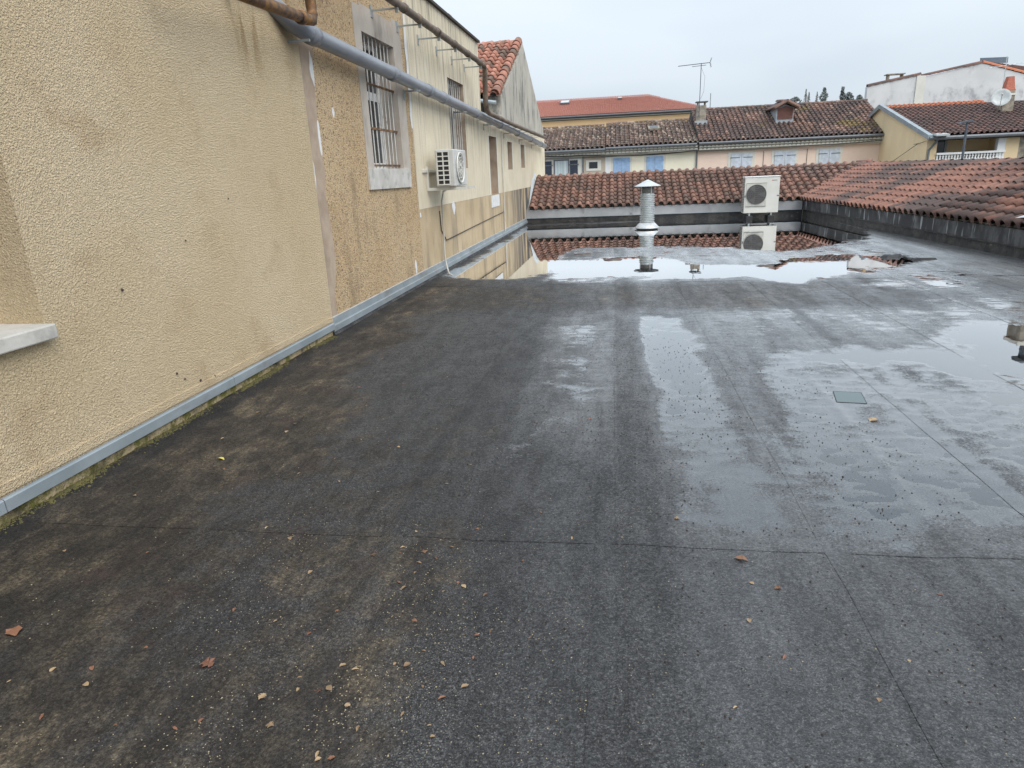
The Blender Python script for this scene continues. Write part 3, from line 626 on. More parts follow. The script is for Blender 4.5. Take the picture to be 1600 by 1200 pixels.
# rusty pipes
RP = wobj('rusty_pipe', 'short rusty iron pipe with an elbow above the cream render', 'pipe')
MB().tube([(.30, 4.2, 2.80), (.30, 5.3, 2.84), (.30, 6.08, 2.865)], .045, 10).build('pipe', M['rust'], RP, True)
MB().tube([(.30, 6.0, 2.862), (.30, 6.12, 2.868), (.298, 6.21, 2.88), (.295, 6.245, 2.93), (.29, 6.25, 3.0), (.29, 6.25, 4.2)], .047, 10).build('elbow', M['rust'], RP, True)
MB().tube([(.30, 5.97, 2.86), (.30, 6.03, 2.863)], .056, 10).build('collar', M['rust'], RP, True)
MB().tube([(.0, 5.3, 2.90), (.30, 5.3, 2.88)], .014, 6).build('bracket', M['rust'], RP)
BP = wobj('brown_pipe', 'thin weathered brown pipe carried on brackets high along the left wall', 'pipe')
MB().tube([(.32, 6.6, 3.50), (.32, 8.4, 3.50), (.32, 13.2, 3.51), (.32, 13.75, 3.50), (.32, 13.86, 3.44), (.32, 13.78, 2.86), (.32, 13.86, 2.72), (.32, 14.1, 2.68), (.32, 17, 2.64), (.32, 24.0, 2.60)], .048, 10).build('pipe', M['brown_pipe'], BP, True)
for s in (8.9, 9.5, 10.45, 11.45, 12.4, 13.4): MB().tube([(.32, s-.04, 3.505), (.32, s+.04, 3.505)], .058, 10).build('collar', M['brown_pipe'], BP, True)
for s in (8.6, 9.55, 10.5, 11.5, 12.5, 13.45):
    b = MB(); b.box(.003, .34, s-.012, s+.012, 3.435, 3.452); b.box(.003, .014, s-.03, s+.03, 3.37, 3.5); b.box(.30, .34, s-.01, s+.01, 3.40, 3.4345); b.build('bracket', M['galv_dark'], BP)
for i in range(9):
    s = 14.4+i*1.05; b = MB(); b.box(-.01, .34, s-.01, s+.01, 2.578, 2.592); b.box(-.01, .006, s-.02, s+.02, 2.54, 2.64); b.build('bracket', M['galv_dark'], BP)

# air conditioner hung on the wall
A1 = wobj('air_conditioner', 'pale air conditioner hung on wall brackets below the small barred window', 'air conditioner')
x0, x1, s0, s1, z0, z1 = .18, .47, 10.32, 11.12, 1.385, 1.915
bx('casing', M['ac_grey'], A1, x0, x1, s0, s1, z0, z1, bevel=.015)
bx('grille_recess', M['black'], A1, x0+.03, x1-.075, s0-.004, s0-.0005, z0+.03, z1-.03)
gm = MB()
for i in range(8): z = z0+.03+(z1-z0-.06)*i/7; gm.box(x0+.025, x1-.07, s0-.014, s0-.0045, z-.008, z+.008)
for xx in (x0+.03, (x0+x1)/2-.022, x1-.075): gm.box(xx-.009, xx+.009, s0-.0135, s0-.0046, z0+.03, z1-.03)
gm.build('grille', M['ac_white'], A1)
MY = Matrix.Translation((x1+.004, (s0+s1)/2-.06, (z0+z1)/2)) @ Matrix.Rotation(R(90), 4, 'Y')
MB().lathe([(.0, .0), (.215, .0), (.215, -.006)], n=28, caps=False).build('fan_opening', M['fan'], A1, M=MY)
gd = MB()
for r_ in (.05, .1, .15, .2, .22):
    pts = [(r_*math.cos(a), r_*math.sin(a), .012) for a in [i*math.pi/12 for i in range(25)]]; gd.tube(pts, .005 if r_ < .22 else .012, 5, False)
for i in range(12): a = i*math.pi/6; gd.tube([(.03*math.cos(a), .03*math.sin(a), .012), (.22*math.cos(a), .22*math.sin(a), .012)], .004, 5)
gd.build('fan_guard', M['ac_white'], A1, M=MY)
for s in (10.42, 11.05):
    b = MB(); b.box(.004, .62, s-.02, s+.02, z0-.055, z0-.012); b.box(.004, .035, s-.021, s+.021, z0-.054, z0+.30); b.build('bracket', M['ac_white'], A1)
bx('bracket_rail', M['ac_white'], A1, .0045, .03, 10.2, 11.3, 1.60, 1.635)
HS = wobj('condensate_hose', 'thin white hose hanging below the wall air conditioner', 'hose')
MB().tube([(.25, 10.9, 1.37), (.10, 10.98, 1.30), (.055, 11.0, 1.15), (.05, 11.02, .7), (.058, 10.95, .3), (.075, 10.93, .16), (.12, 10.85, .06), (.2, 10.62, .026), (.28, 10.5, .022)], .013, 8).build('hose', M['hose'], HS, True)

# ------------------------------------------------------------------ back wing: tiled roof behind the parapet
BW = thing('tiled_wing', 'low wing with terracotta tiled roof closing the far end of the flat roof', 'building', (0, 20.95, 0))
def W(o, x, y, z): return (x, y-20.95, z)
def eav(x): return 0.0
XR = 5.42
bx('fascia', M['fascia'], BW, -2.60, XR, .0, .06, .175, .425)
f = MB(); f.box(-2.6, XR, -.018, -.001, .172, .190); f.build('drip_edge', M['zinc'], BW)
bx('upstand', M['upstand'], BW, -2.6, XR, .02, .2, -.06, .174)
slope = Vector((0, 2.32, .86)); Ls = slope.length
MB().prism([(.06,-3.6),(.06,.40),(2.35,1.25),(4.6,.4),(4.6,-3.6)], -2.6, 10.0, 'x').build('wing_body', M['f_trim'], BW)
def in_back(u, v_):     # valley runs up to the right at 45 degrees in plan
    x = -2.50+u; yy = v_*slope.y/Ls; return x < XR+.02+yy*1.05 and v_ < Ls
tile_fn(BW, 'roof_tile', M['tile_back'], (-2.50, -.06, .425), (1, 0, 0), slope, 10.6, Ls, .24, .288, in_back, 300)
x = -2.5
while x < 7.8:
    half_tile((x, 2.32, 1.265), (x+.50, 2.32, 1.28), .105, .12, (0, 0, 1)).build('ridge_tile', M['tile_back'], BW, True); x += .44
vf = MB(); vf.add([(-2.62,-.08,.33),(-2.50,-.08,.52),(-2.50,2.3,1.40),(-2.62,2.3,1.62),(-2.62,-.08,.7)], [(0,1,2,3),(0,3,4)]); vf.build('wall_flashing', M['zinc_white'], BW)
# right wing
RW = thing('tiled_wing', 'long terracotta roofed wing with blackened fascia along the right edge', 'building', (5.40, 20.95, 0), math.atan2(.57, 10.1))
# local: -y runs towards the camera along the parapet, +x up the slope
LEN = 15.5
bx('fascia', M['sooty'], RW, .0, .06, -LEN, .0, .175, .425)
bx('drip_edge', M['upstand'], RW, -.018, -.001, -LEN, 0, .168, .186)
bx('upstand', M['upstand'], RW, .02, .2, -LEN, -.03, -.06, .167)
sr_ = Vector((2.45, 0, .86)); Lr = sr_.length
MB().prism([(.06,-3.6),(.06,.40),(2.47,1.25),(4.9,.4),(4.9,-3.6)], -LEN, 4.2, 'y').build('wing_body', M['f_trim'], RW)
def in_right(u, v_):
    y = 2.75-u; xx = v_*sr_.x/Lr; return y < xx*.99-.02 and v_ < Lr
tile_fn(RW, 'roof_tile', M['tile_right'], (-.06, 2.75, .425), (0, -1, 0), sr_, LEN+2.7, Lr, .24, .288, in_right, 300)
y = 2.45
while y > -LEN: half_tile((2.45, y, 1.27), (2.45, y-.50, 1.285), .105, .12, (0, 0, 1)).build('ridge_tile', M['tile_right'], RW, True); y -= .44
half_tile((2.35, 2.55, 1.30), (2.75, 2.35, 1.32), .14, .16, (0, 0, 1)).build('ridge_tile', M['tile_right'], RW, True)
MB().add([(-.05,-.06,.428),(.06,-.1,.40),(2.45,2.30,1.30),(2.40,2.38,1.30)], [(0,1,2,3)]).build('valley_gutter', M['timber'], RW)
ZS = thing('zinc_sheet', 'bent pale zinc sheet lying on the right tiled roof', 'sheet', (6.05, 10.95, .63), R(0))
zs = MB(); zs.add([(-.12,.28,-.045),(.10,-.42,.035),(.62,-.50,.24),(.42,.10,.16),(-.12,.28,-.049),(.10,-.42,.031),(.62,-.50,.236),(.42,.10,.156)], [(0,1,2,3),(7,6,5,4),(0,4,5,1),(1,5,6,2),(2,6,7,3),(3,7,4,0)]); zs.build('sheet', M['zinc_white'], ZS)
zs = MB(); zs.add([(.42,.10,.157),(.62,-.50,.237),(.70,-.55,.48),(.52,.02,.36),(.425,.10,.153),(.625,-.50,.233),(.705,-.55,.478),(.525,.02,.358)], [(0,1,2,3),(7,6,5,4),(0,4,5,1),(1,5,6,2),(2,6,7,3),(3,7,4,0)]); zs.build('turned_up_edge', M['zinc_white'], ZS)

CR = thing('chimney', 'stubby beige chimney with dark cowl on the right roof, mirrored in the right puddle', 'chimney', (8.1, 14.25, 0))
bx('stack', M['stone_old'], CR, -.24, .24, -.22, .22, .9, 2.02); bx('crown', M['f_trim'], CR, -.27, .27, -.25, .25, 2.021, 2.10)
MB().tube([(0, 0, 2.1), (0, 0, 2.42)], .07, 10).build('flue_pipe', M['steel_dark'], CR, True); MB().lathe([(.17, 2.42), (.175, 2.44), (.02, 2.53), (0, 2.53)], n=14, caps=False).build('cowl', M['steel_dark'], CR)

# ------------------------------------------------------------------ flue and standing air conditioner
FL = thing('flue', 'galvanised spiral duct flue with conical cap rising from the far puddle', 'flue', (.885, 18.1, 0))
prof = [(.165, .02)]; z = .13
for i in range(17): prof += [(.162, .13+i*.044), (.186, .13+i*.044+.012), (.186, .13+i*.044+.024), (.162, .13+i*.044+.036)]
prof += [(.17, .90)]
MB().lathe(prof, n=24, caps=False).build('duct', M['galv'], FL)
MB().lathe([(.15, .88), (.168, .89), (.168, 1.04), (.15, 1.05)], n=20).build('cowl_throat', M['guard'], FL, True)  # solid dark drum standing in for the open, shaded gap under the cap
for i in range(4): a = i*math.pi/2+.5; MB().tube([(.176*math.cos(a), .176*math.sin(a), .86), (.176*math.cos(a), .176*math.sin(a), 1.09)], .012, 6).build('cap_stay', M['galv'], FL)
MB().lathe([(.325, 1.065), (.33, 1.07), (.02, 1.225), (.0, 1.225)], n=28, caps=False).build('cap', M['zinc_white'], FL)
MB().lathe([(.17, .17), (.185, .17), (.31, .045), (.315, .03), (.29, .03)], n=28, caps=False).build('skirt', M['zinc_white'], FL, True)
MB().lathe([(.27, -.03), (.27, .032), (.2, .034)], n=24, caps=False).build('base_collar', M['upstand'], FL)

A2 = thing('air_conditioner', 'boxy off-white air conditioner standing on the roof at the far parapet', 'air conditioner', (4.08, 20.05, 0), R(0))
bx('casing', M['ac_white'], A2, -.46, .46, 0, .36, .175, 1.13, bevel=.014)
bx('top_cover', M['white_paint'], A2, -.475, .475, -.012, .372, 1.131, 1.155, bevel=.006)
bx('fan_panel', M['ac_edge'], A2, -.42, .12, -.012, -.001, .36, .98, bevel=.004)
MF = Matrix.Translation((-.15, -.0135, .675)) @ Matrix.Rotation(R(90), 4, 'X')
MB().lathe([(0, 0), (.265, 0), (.265, -.003)], n=32, caps=False).build('fan_opening', M['fan'], A2, M=MF)
for i in range(3):
    a = i*2.094; bl = MB(); bl.add([(.05*math.cos(a), .05*math.sin(a), .002), (.25*math.cos(a-.35), .25*math.sin(a-.35), .001), (.25*math.cos(a+.35), .25*math.sin(a+.35), .008)], [(0,1,2)]); bl.build('fan_blade', M['guard'], A2, M=MF)
gd = MB()
for r_ in (.06, .11, .16, .21, .262): gd.tube([(r_*math.cos(a), r_*math.sin(a), .014) for a in [i*math.pi/14 for i in range(29)]], .004 if r_ < .26 else .008, 5, False)
for i in range(9):
    zz = -.23+i*.0575; hw = math.sqrt(.26**2-zz**2); gd.tube([(-hw, zz, .016), (hw, zz, .016)], .0035, 5)
gd.build('fan_guard', M['guard'], A2, M=MF)
for (z_) in (.352, .975): bx('panel_lip', M['guard'], A2, -.42, .12, -.016, -.0125, z_-.004, z_+.006)
fin = MB()
for i in range(20): z = .23+i*.045; fin.box(-.478, -.461, .03, .33, z, z+.014)
fin.build('side_fins', M['guard'], A2)
bx('handle', M['guard'], A2, .40, .455, -.006, -.001, .62, .645); bx('handle', M['guard'], A2, -.456, -.43, -.006, -.001, .60, .66)
bx('badge', M['red_mark'], A2, .25, .29, -.004, -.001, 1.03, 1.05); bx('badge', M['grey_mark'], A2, .297, .385, -.004, -.001, 1.03, 1.05)
for xx in (-.3, .28): bx('foot', M['black'], A2, xx-.09, xx+.09, -.03, .40, -.03, .105, bevel=.02); 
for xx in (-.3, .28): bx('mounting_rail', M['galv_dark'], A2, xx-.02, xx+.02, .0, .36, .106, .174)

# ------------------------------------------------------------------ houses across the street
def shutters(H, x0, x1, z0, z1, y, mat, op=False, pair=2):
    wv = (x1-x0)/2
    for i, a in enumerate((x0, x0+wv)):
        o = MB()
        nb = 4
        for k in range(nb): o.box(a+.008+k*(wv-.016)/nb+.003, a+.008+(k+1)*(wv-.016)/nb-.003, y-.035, y-.008, z0, z1)
        o.box(a+.02, a+wv-.02, y-.03, y-.006, z0+.01, z1-.01)
        sh = o.build('shutter', mat, H)
        for zz in (z0+.25, z1-.22): bx('hinge', M['gutter'] if mat is not M['shutter_blue'] else mat, sh, (a-.03 if i == 0 else a+.1), (a+wv-.1 if i == 0 else a+wv+.03), y-.048, y-.0355, zz-.02, zz+.02)
def genoise(H, x0, x1, y, z0, z1):
    p = bx('cornice', M['cornice'], H, x0, x1, y-.22, y-.001, z0, z1)
    for row, (dz, dy) in enumerate(((.10, .10), (.24, .2))):
        o = MB(); n = int((x1-x0)/.22)
        for i in range(n):
            c = x0+(i+.5)*(x1-x0)/n; pts = [(c+.105*math.cos(t), z0-.02+dz-.0+.085*math.sin(t)) for t in [math.pi*k/5 for k in range(6)]]
            o.prism(pts, y-.225-dy*.6, y-.2205, 'y')
        q = o.build('cornice_tiles', M['f_trim'], p); q['kind'] = 'stuff'
def house_roof(H, mat, x0, x1, y0, z0, yr, zr, pu, pv, cut=None):
    s_ = Vector((0, yr-y0, zr-z0)); L = s_.length
    rd = MB().prism([(y0,z0-.05),(yr,zr-.05),(2*yr-y0,z0-.05),(2*yr-y0,z0-.3),(y0,z0-.12)], x0, x1, 'x').build('roof', M['timber'], H)
    ox = H.location.x; 
    tile_fn(rd, 'roof_tiles', mat, (x0, y0-.03, z0), (1, 0, 0), s_, x1-x0-pu*.5, L, pu, pv, lambda u, v_: v_ < L and not (cut and cut(x0+u, v_)), 0, hh=pu*.42, n=5, jit=.015)
    rt = MB(); x = x0
    while x < x1-.3:
        q = half_tile((x, yr, zr+.02), (min(x+.48, x1), yr, zr+.03), .12, .13, (0, 0, 1), 6); rt.add(q.v, q.f, random.random()); x += .42
    r = rt.build('ridge_tiles', mat, rd); r['kind'] = 'stuff'
    g_ = MB().tube([(x0, y0-.12, z0-.07), (x1, y0-.12, z0-.07)], .075, 8).build('gutter', M['gutter'], H)
    return rd, s_
YF = 42.0
HA = thing('house', 'small tan house with navy shutters at the far left of the street', 'house', (-4.8, YF, 0))
ax = lambda x: x+4.8
bx('wall', M['f_tan'], HA, -2.5, ax(-.42)-.001, 0, 9, -3.6, 2.6)
house_roof(HA, M['tile_old'], -2.5, ax(-.42), -.35, 2.64, 4.2, 4.08, .275, .36)
genoise(HA, -2.5, ax(-.42)-.01, 0, 2.25, 2.58)
bx('trim', M['f_trim'], HA, ax(-3.9), ax(-1.72), -.012, -.001, -.4, 2.3)
wa = bpy.data.objects.new('window', None); COL.objects.link(wa); wa.parent = HA
bx('pane', M['curtain'], wa, ax(-3.38), ax(-2.62), -.035, -.0125, .3, 2.06); f = MB(); f.box(ax(-3.46), ax(-3.38), -.05, -.013, .3, 2.14); f.box(ax(-2.62), ax(-2.54), -.05, -.013, .3, 2.14); f.box(ax(-3.38), ax(-2.62), -.05, -.013, 2.06, 2.14); f.build('frame', M['gutter'], wa)
for a, b in ((-4.0, -3.57), (-2.50, -2.03)):
    sh = MB(); 
    for k in range(4): sh.box(ax(a+(b-a)*k/4+.006), ax(a+(b-a)*(k+1)/4-.006), -.06, -.02, .3, 2.07)
    sh.box(ax(a+.01), ax(b-.01), -.054, -.016, .32, 2.05); q = sh.build('shutter', M['shutter_dark'], HA); bx('hinge', M['gutter'], q, ax(a-.06), ax(b+.06), -.075, -.061, 1.8, 1.85)
wb = bpy.data.objects.new('window', None); COL.objects.link(wb); wb.parent = HA
f = MB(); f.box(ax(-1.55), ax(-1.38), -.03, -.001, 1.42, 2.02); f.box(ax(-.87), ax(-.66), -.03, -.001, 1.42, 2.02); f.box(ax(-1.38), ax(-.87), -.029, -.001, 1.42, 1.55); f.box(ax(-1.38), ax(-.87), -.029, -.001, 1.92, 2.02); f.build('surround', M['f_trim'], wb)
bx('pane', M['glass'], wb, ax(-1.38), ax(-.87), -.01, -.002, 1.55, 1.92); bx('frame', M['steel_dark'], wb, ax(-1.38), ax(-1.33), -.018, -.0105, 1.55, 1.92)
MB().tube([(ax(-1.72), -.08, 2.5), (ax(-1.72), -.06, -3)], .04, 7).build('downpipe', M['gutter'], HA)

HB = thing('house', 'cream house with two pairs of sky blue shutters and a mossy tiled roof', 'house', (-.42, YF, 0))
ax = lambda x: x+.42
bx('wall', M['f_cream'], HB, 0, ax(4.83), 0, 9, -3.6, 2.6)
house_roof(HB, M['tile_old'], .03, ax(4.74), -.35, 2.69, 4.2, 4.16, .275, .36)
genoise(HB, 0.02, ax(4.83), 0, 2.26, 2.60)
bx('quoin_strip', M['white_paint'], HB, .0, .30, -.012, -.001, -3, 2.2)
for a, b in ((.05, 1.02), (1.96, 2.93)):
    bx('window_trim', M['f_trim'], HB, ax(a-.12), ax(b+.12), -.02, -.001, .2, 2.2); shutters(HB, ax(a), ax(b), .3, 2.08, -.021, M['shutter_blue'])
rw = bpy.data.objects.new('roof_window', None); COL.objects.link(rw); rw.parent = HB
RM = Matrix.Translation((ax(2.47), 2.3, 3.66)) @ Matrix.Rotation(math.atan2(1.56, 4.55), 4, 'X')
MB().box(-.33, .33, -.28, .28, .02, .14, RM).build('frame', M['stone_old'], rw); MB().box(-.24, .24, -.2, .2, .141, .15, RM).build('pane', M['glass'], rw)
MB().tube([(ax(4.80), -.12, 2.6), (ax(4.80), -.08, 2.3), (ax(4.80), -.06, -3)], .045, 7).build('downpipe', M['gutter'], HB)

HC = thing('house', 'pink house with three pale shuttered windows and a roof dormer', 'house', (4.85, YF, 0))
ax = lambda x: x-4.85
bx('wall', M['f_pink'], HC, .001, ax(15.0), 0, 9, -3.6, 2.6)
rdC, sC = house_roof(HC, M['tile_dark'], 0, ax(15.25), -.35, 2.71, 4.6, 4.72, .26, .34)
genoise(HC, .03, ax(15.0), 0, 2.22, 2.60)
for a, b in ((6.72, 7.87), (9.10, 10.22), (11.49, 12.58)):
    bx('window_trim', M['f_trim'], HC, ax(a-.16), ax(b+.16), -.02, -.001, .2, 2.15); shutters(HC, ax(a), ax(b), .3, 2.02, -.021, M['shutter_white'])
MB().tube([(ax(15.05), -.47, 2.6), (ax(14.85), -.15, 2.25), (ax(14.82), -.07, 2.1), (ax(14.82), -.07, -3)], .045, 7).build('downpipe', M['f_trim'], HC)
for xx in (8.5, 10.85): MB().tube([(ax(xx), -.02, 2.1), (ax(xx), -.02, -2)], .012, 5).build('wall_cable', M['cable'], HC)
DM = bpy.data.objects.new('dormer', None); COL.objects.link(DM); DM.parent = HC
MB().prism([(ax(9.40),3.45),(ax(10.38),3.45),(ax(10.38),4.42),(ax(9.89),4.62),(ax(9.40),4.42)], 1.75, 4.2, 'y').build('cheeks', M['lead'], DM)
MB().prism([(ax(9.50),3.83),(ax(10.32),3.83),(ax(10.32),4.40),(ax(9.91),4.52),(ax(9.50),4.40)], 1.70, 1.748, 'y').build('shutter', M['dormer_wood'], DM)
sl_ = MB()
for i in range(6): sl_.box(ax(9.55), ax(10.27), 1.685, 1.6995, 3.9+i*.08, 3.94+i*.08)
sl_.build('slats', M['dormer_wood'], DM)
dr = MB()
dr.add([(ax(9.22),1.45,4.36),(ax(9.90),1.45,4.72),(ax(10.0),4.4,4.98),(ax(9.22),4.4,4.50),(ax(10.58),1.45,4.36),(ax(10.58),4.4,4.50),
        (ax(9.22),1.45,4.30),(ax(9.90),1.45,4.66),(ax(10.58),1.45,4.30)], [(0,1,2,3),(1,4,5,2),(0,6,7,1),(1,7,8,4)]); dr.build('dormer_roof', M['tile_dark'], DM)
for i in range(8):
    for sd_, xe in ((0, 9.22), (1, 10.58)):
        t0 = i/8; y = 1.4+i*.36; half_tile((ax(xe), y, 4.38), (ax(9.92), y+.05, 4.75), .13, .11, (0, 0, 1), 6).build('dormer_tile', M['tile_dark'], DM)
for i in range(6): half_tile((ax(9.93), 1.42+i*.45, 4.74+i*.035), (ax(9.94), 1.42+i*.45+.5, 4.78+i*.035), .13, .12, (0, 0, 1), 6).build('dormer_tile', M['tile_dark'], DM)
CH = thing('chimney', 'grey rendered chimney with open slab cap beside the tall aerial', 'chimney', (5.24, 44.5, 0))
bx('stack', M['stone_old'], CH, -.27, .27, -.25, .25, 3.4, 4.86)
for a in (-.24, .17): bx('cap_leg', M['stone_old'], CH, a, a+.07, -.2, .2, 4.861, 5.03)
bx('cap_slab', M['gutter'], CH, -.33, .36, -.32, .32, 5.031, 5.085)
bx('collar', M['lead'], CH, -.36, .36, -.34, .30, 3.7, 4.0)
AN = thing('tv_aerial', 'tall television aerial on a mast strapped to the grey chimney', 'aerial', (5.09, 44.15, 0))
MB().tube([(0, 0, 4.2), (.02, 0, 7.12)], .022, 6).build('mast', M['steel_dark'], AN)
MB().tube([(-1.3, 0, 7.05), (.5, 0, 7.14)], .018, 6).build('boom', M['steel_dark'], AN)
MB().tube([(-.5, 0, 6.98), (.3, 0, 7.02)], .014, 6).build('boom_brace', M['steel_dark'], AN)
for i in range(15):
    x = -1.25+i*.105; MB().tube([(x, -.16, 7.06+i*.005), (x, .16, 7.06+i*.005)], .008, 5).build('element', M['steel_dark'], AN)
rf = MB()
for zz in (-.22, -.13, -.05, .05, .13, .22): rf.tube([(.52+abs(zz)*.25, -.3, 7.14+zz), (.52+abs(zz)*.25, .3, 7.14+zz)], .009, 5)
rf.tube([(.58, 0, 6.90), (.51, 0, 7.14), (.58, 0, 7.38)], .014, 5); rf.build('reflector', M['steel_dark'], AN)
MB().tube([(.03, 0, 6.9), (.25, 0, 6.4), (.22, 0, 5.6), (.05, 0, 5.2)], .007, 4).build('lead_wire', M['cable'], AN)
RD = thing('roof_rod', 'short bare rod standing behind the chimney above the red roof', 'rod', (7.12, 55, 0)); MB().tube([(0, 0, 4.2), (0, 0, 6.45)], .035, 6).build('rod', M['galv_dark'], RD); bx('rod_base', M['stone_old'], RD, -.3, .3, -.3, .3, -3.6, 4.2)
# cables along the facades
def cablet(label, pts, r=.02):
    o = thing('overhead_cable', label, 'cable', pts[0]); p0 = Vector(pts[0]); MB().tube([Vector(p)-p0 for p in pts], r, 5).build('cable', M['cable'], o)
def sag(a, b, s_, n=10): a, b = Vector(a), Vector(b); return [a+(b-a)*(i/n)-Vector((0, 0, s_*4*(i/n)*(1-i/n))) for i in range(n+1)]
cablet('thick black cable bundle under the cornice of the tan and cream houses', sag((-4.6,41.72,2.42),(-1.7,41.72,2.33),.05)+sag((-1.5,41.72,2.32),(4.8,41.72,2.30),.14)[0:], .03)
cablet('black cable looping from the tan house to the cream house corner', sag((-3.9,41.66,2.20),(4.9,41.66,2.28),.06), .018)
cablet('thin black cable along the top of the pink facade', sag((4.9,41.7,2.24),(14.8,41.7,2.36),.06), .018)
cablet('black cables crossing the gap from the pink to the yellow house', sag((14.9,41.7,2.42),(14.85,36.2,2.18),.03), .03)
cablet('sagging thin cable with junction weights in the gap by the yellow house', sag((14.95,41.8,2.3),(14.55,35.9,2.12),.2), .012)
cablet('thin slanting cable across the yellow gable wall', [(14.6,41.0,.9),(14.45,36.6,2.0)], .014)

# yellow house with balcony
YD = 36.0
HD = thing('house', 'yellow house with white balustrade balcony and dark tiled roof', 'house', (14.65, YD, 0))
ax = lambda x: x-14.65
side = MB().prism([(0.0,-3.6),(0.0,2.27),(6.3,4.05),(12.6,2.27),(12.6,-3.6)], 0, .3, 'x').build('gable_wall', M['f_yellow'], HD)
bx('wall', M['f_yellow'], HD, .301, .45, .0, 1.5, -3.6, 2.25); bx('wall', M['f_yellow'], HD, ax(18.05), ax(18.62), .0, 1.5, -3.6, 2.25)
bx('wall', M['f_yellow'], HD, ax(18.95), ax(26), .0, 1.5, -3.6, 2.25)
bx('wall', M['f_yellow'], HD, .301, ax(26), 1.501, 12, -3.6, 2.25); bx('wall', M['f_yellow'], HD, .45, ax(18.05), .0, 1.5, -3.6, .95)
bx('pillar', M['white_paint'], HD, ax(17.72), ax(18.05)-.001, .0, .25, .951, 2.25)
bx('pilaster', M['stone_old'], HD, ax(18.62)+.001, ax(18.95)-.001, .05, 1.4, -3.6, 2.25)
wd = bpy.data.objects.new('balcony_door', None); COL.objects.link(wd); wd.parent = HD
bx('pane', M['glass'], wd, ax(15.06), ax(16.1), 1.47, 1.49, .96, 2.2)
f = MB()
for a in (15.05, 15.5, 16.05): f.box(ax(a), ax(a+.1), 1.43, 1.469, .96, 2.2)
f.build('frame', M['lead'], wd)
bx('wall_niche', M['stone_old'], HD, ax(16.9), ax(17.6), 1.47, 1.50, 1.0, 1.62)
bl = bpy.data.objects.new('balustrade', None); COL.objects.link(bl); bl.parent = HD
bx('handrail', M['white_paint'], bl, .45, ax(18.05), -.10, .12, 1.47, 1.56); bx('plinth', M['white_paint'], bl, .45, ax(18.05), -.10, .12, .952, 1.03)
bprof = [(.03, 1.03), (.055, 1.05), (.035, 1.09), (.065, 1.17), (.06, 1.22), (.03, 1.33), (.05, 1.40), (.03, 1.43), (.055, 1.47)]
bmesh_ = MB().lathe([(r*1.05, z) for r, z in bprof], n=8); first = None
nb = 23
for i in range(nb):
    if first is None: first = bmesh_.build('baluster', M['white_paint'], bl, True); o = first
    else: o = bpy.data.objects.new('baluster', first.data); COL.objects.link(o); o.parent = bl
    o.location = (.45+(ax(18.05)-.45)*(i+.5)/nb, 0, 0)
s_ = Vector((0, 6.6, 1.78)); L = s_.length
rdD = MB().prism([(-.3,2.28),(6.3,4.06),(12.9,2.28),(12.9,2.1),(-.3,2.2)], .302, ax(27), 'x').build('roof', M['timber'], HD)
def hipcut(u, v_): return u < 4.65+ (L-v_)*1.1 or v_ < 2.6
tile_fn(rdD, 'roof_tiles', M['tile_dark2'], (.05, -.33, 2.33), (1, 0, 0), s_, 7.4, L-.7, .25, .36, lambda u, v_: v_ < L-.7, 0, hh=.08, n=5, jit=.012)
tile_fn(rdD, 'ridge_course_tiles', M['tile_orange'], Vector((.05, -.33, 2.33))+s_*((L-.72)/L), (1, 0, 0), s_, 4.8, .7, .25, .36, lambda u, v_: v_ < .72, 0, hh=.08, n=5, jit=.012)
vg = MB(); vg.add([(-.16,-.42,2.17),(-.16,6.3,4.03),(-.16,6.3,4.24),(-.16,-.42,2.37),(.05,-.42,2.17),(.05,6.3,4.03),(.05,6.3,4.24),(.05,-.42,2.37)], [(0,1,2,3),(4,7,6,5),(3,2,6,7),(0,4,5,1),(0,3,7,4),(1,5,6,2)]); vg.build('verge_board', M['zinc'], HD)
vg = MB(); vg.add([(-.16,6.32,4.03),(-.16,8.3,3.46),(-.16,8.3,3.66),(-.16,6.32,4.24),(.05,6.32,4.03),(.05,8.3,3.46),(.05,8.3,3.66),(.05,6.32,4.24)], [(0,1,2,3),(4,7,6,5),(3,2,6,7),(0,4,5,1),(0,3,7,4),(1,5,6,2)]); vg.build('verge_board', M['zinc'], HD)
MB().box(.06, .62, -.5, .1, 2.36, 2.44).build('lead_flashing', M['zinc_white'], HD, M=Matrix.Rotation(R(6), 4, 'X'))
MB().tube([(-.1, -.42, 2.22), (ax(26), -.42, 2.24)], .085, 8).build('gutter', M['gutter'], HD)
bx('soffit_beam', M['timber'], HD, .3, ax(26), -.25, -.01, 2.10, 2.19)
MB().tube([(.3, -.42, 2.2), (.22, -.2, 1.95), (.08, -.08, 1.7), (.06, -.08, -3)], .05, 7).build('downpipe', M['gutter'], HD)

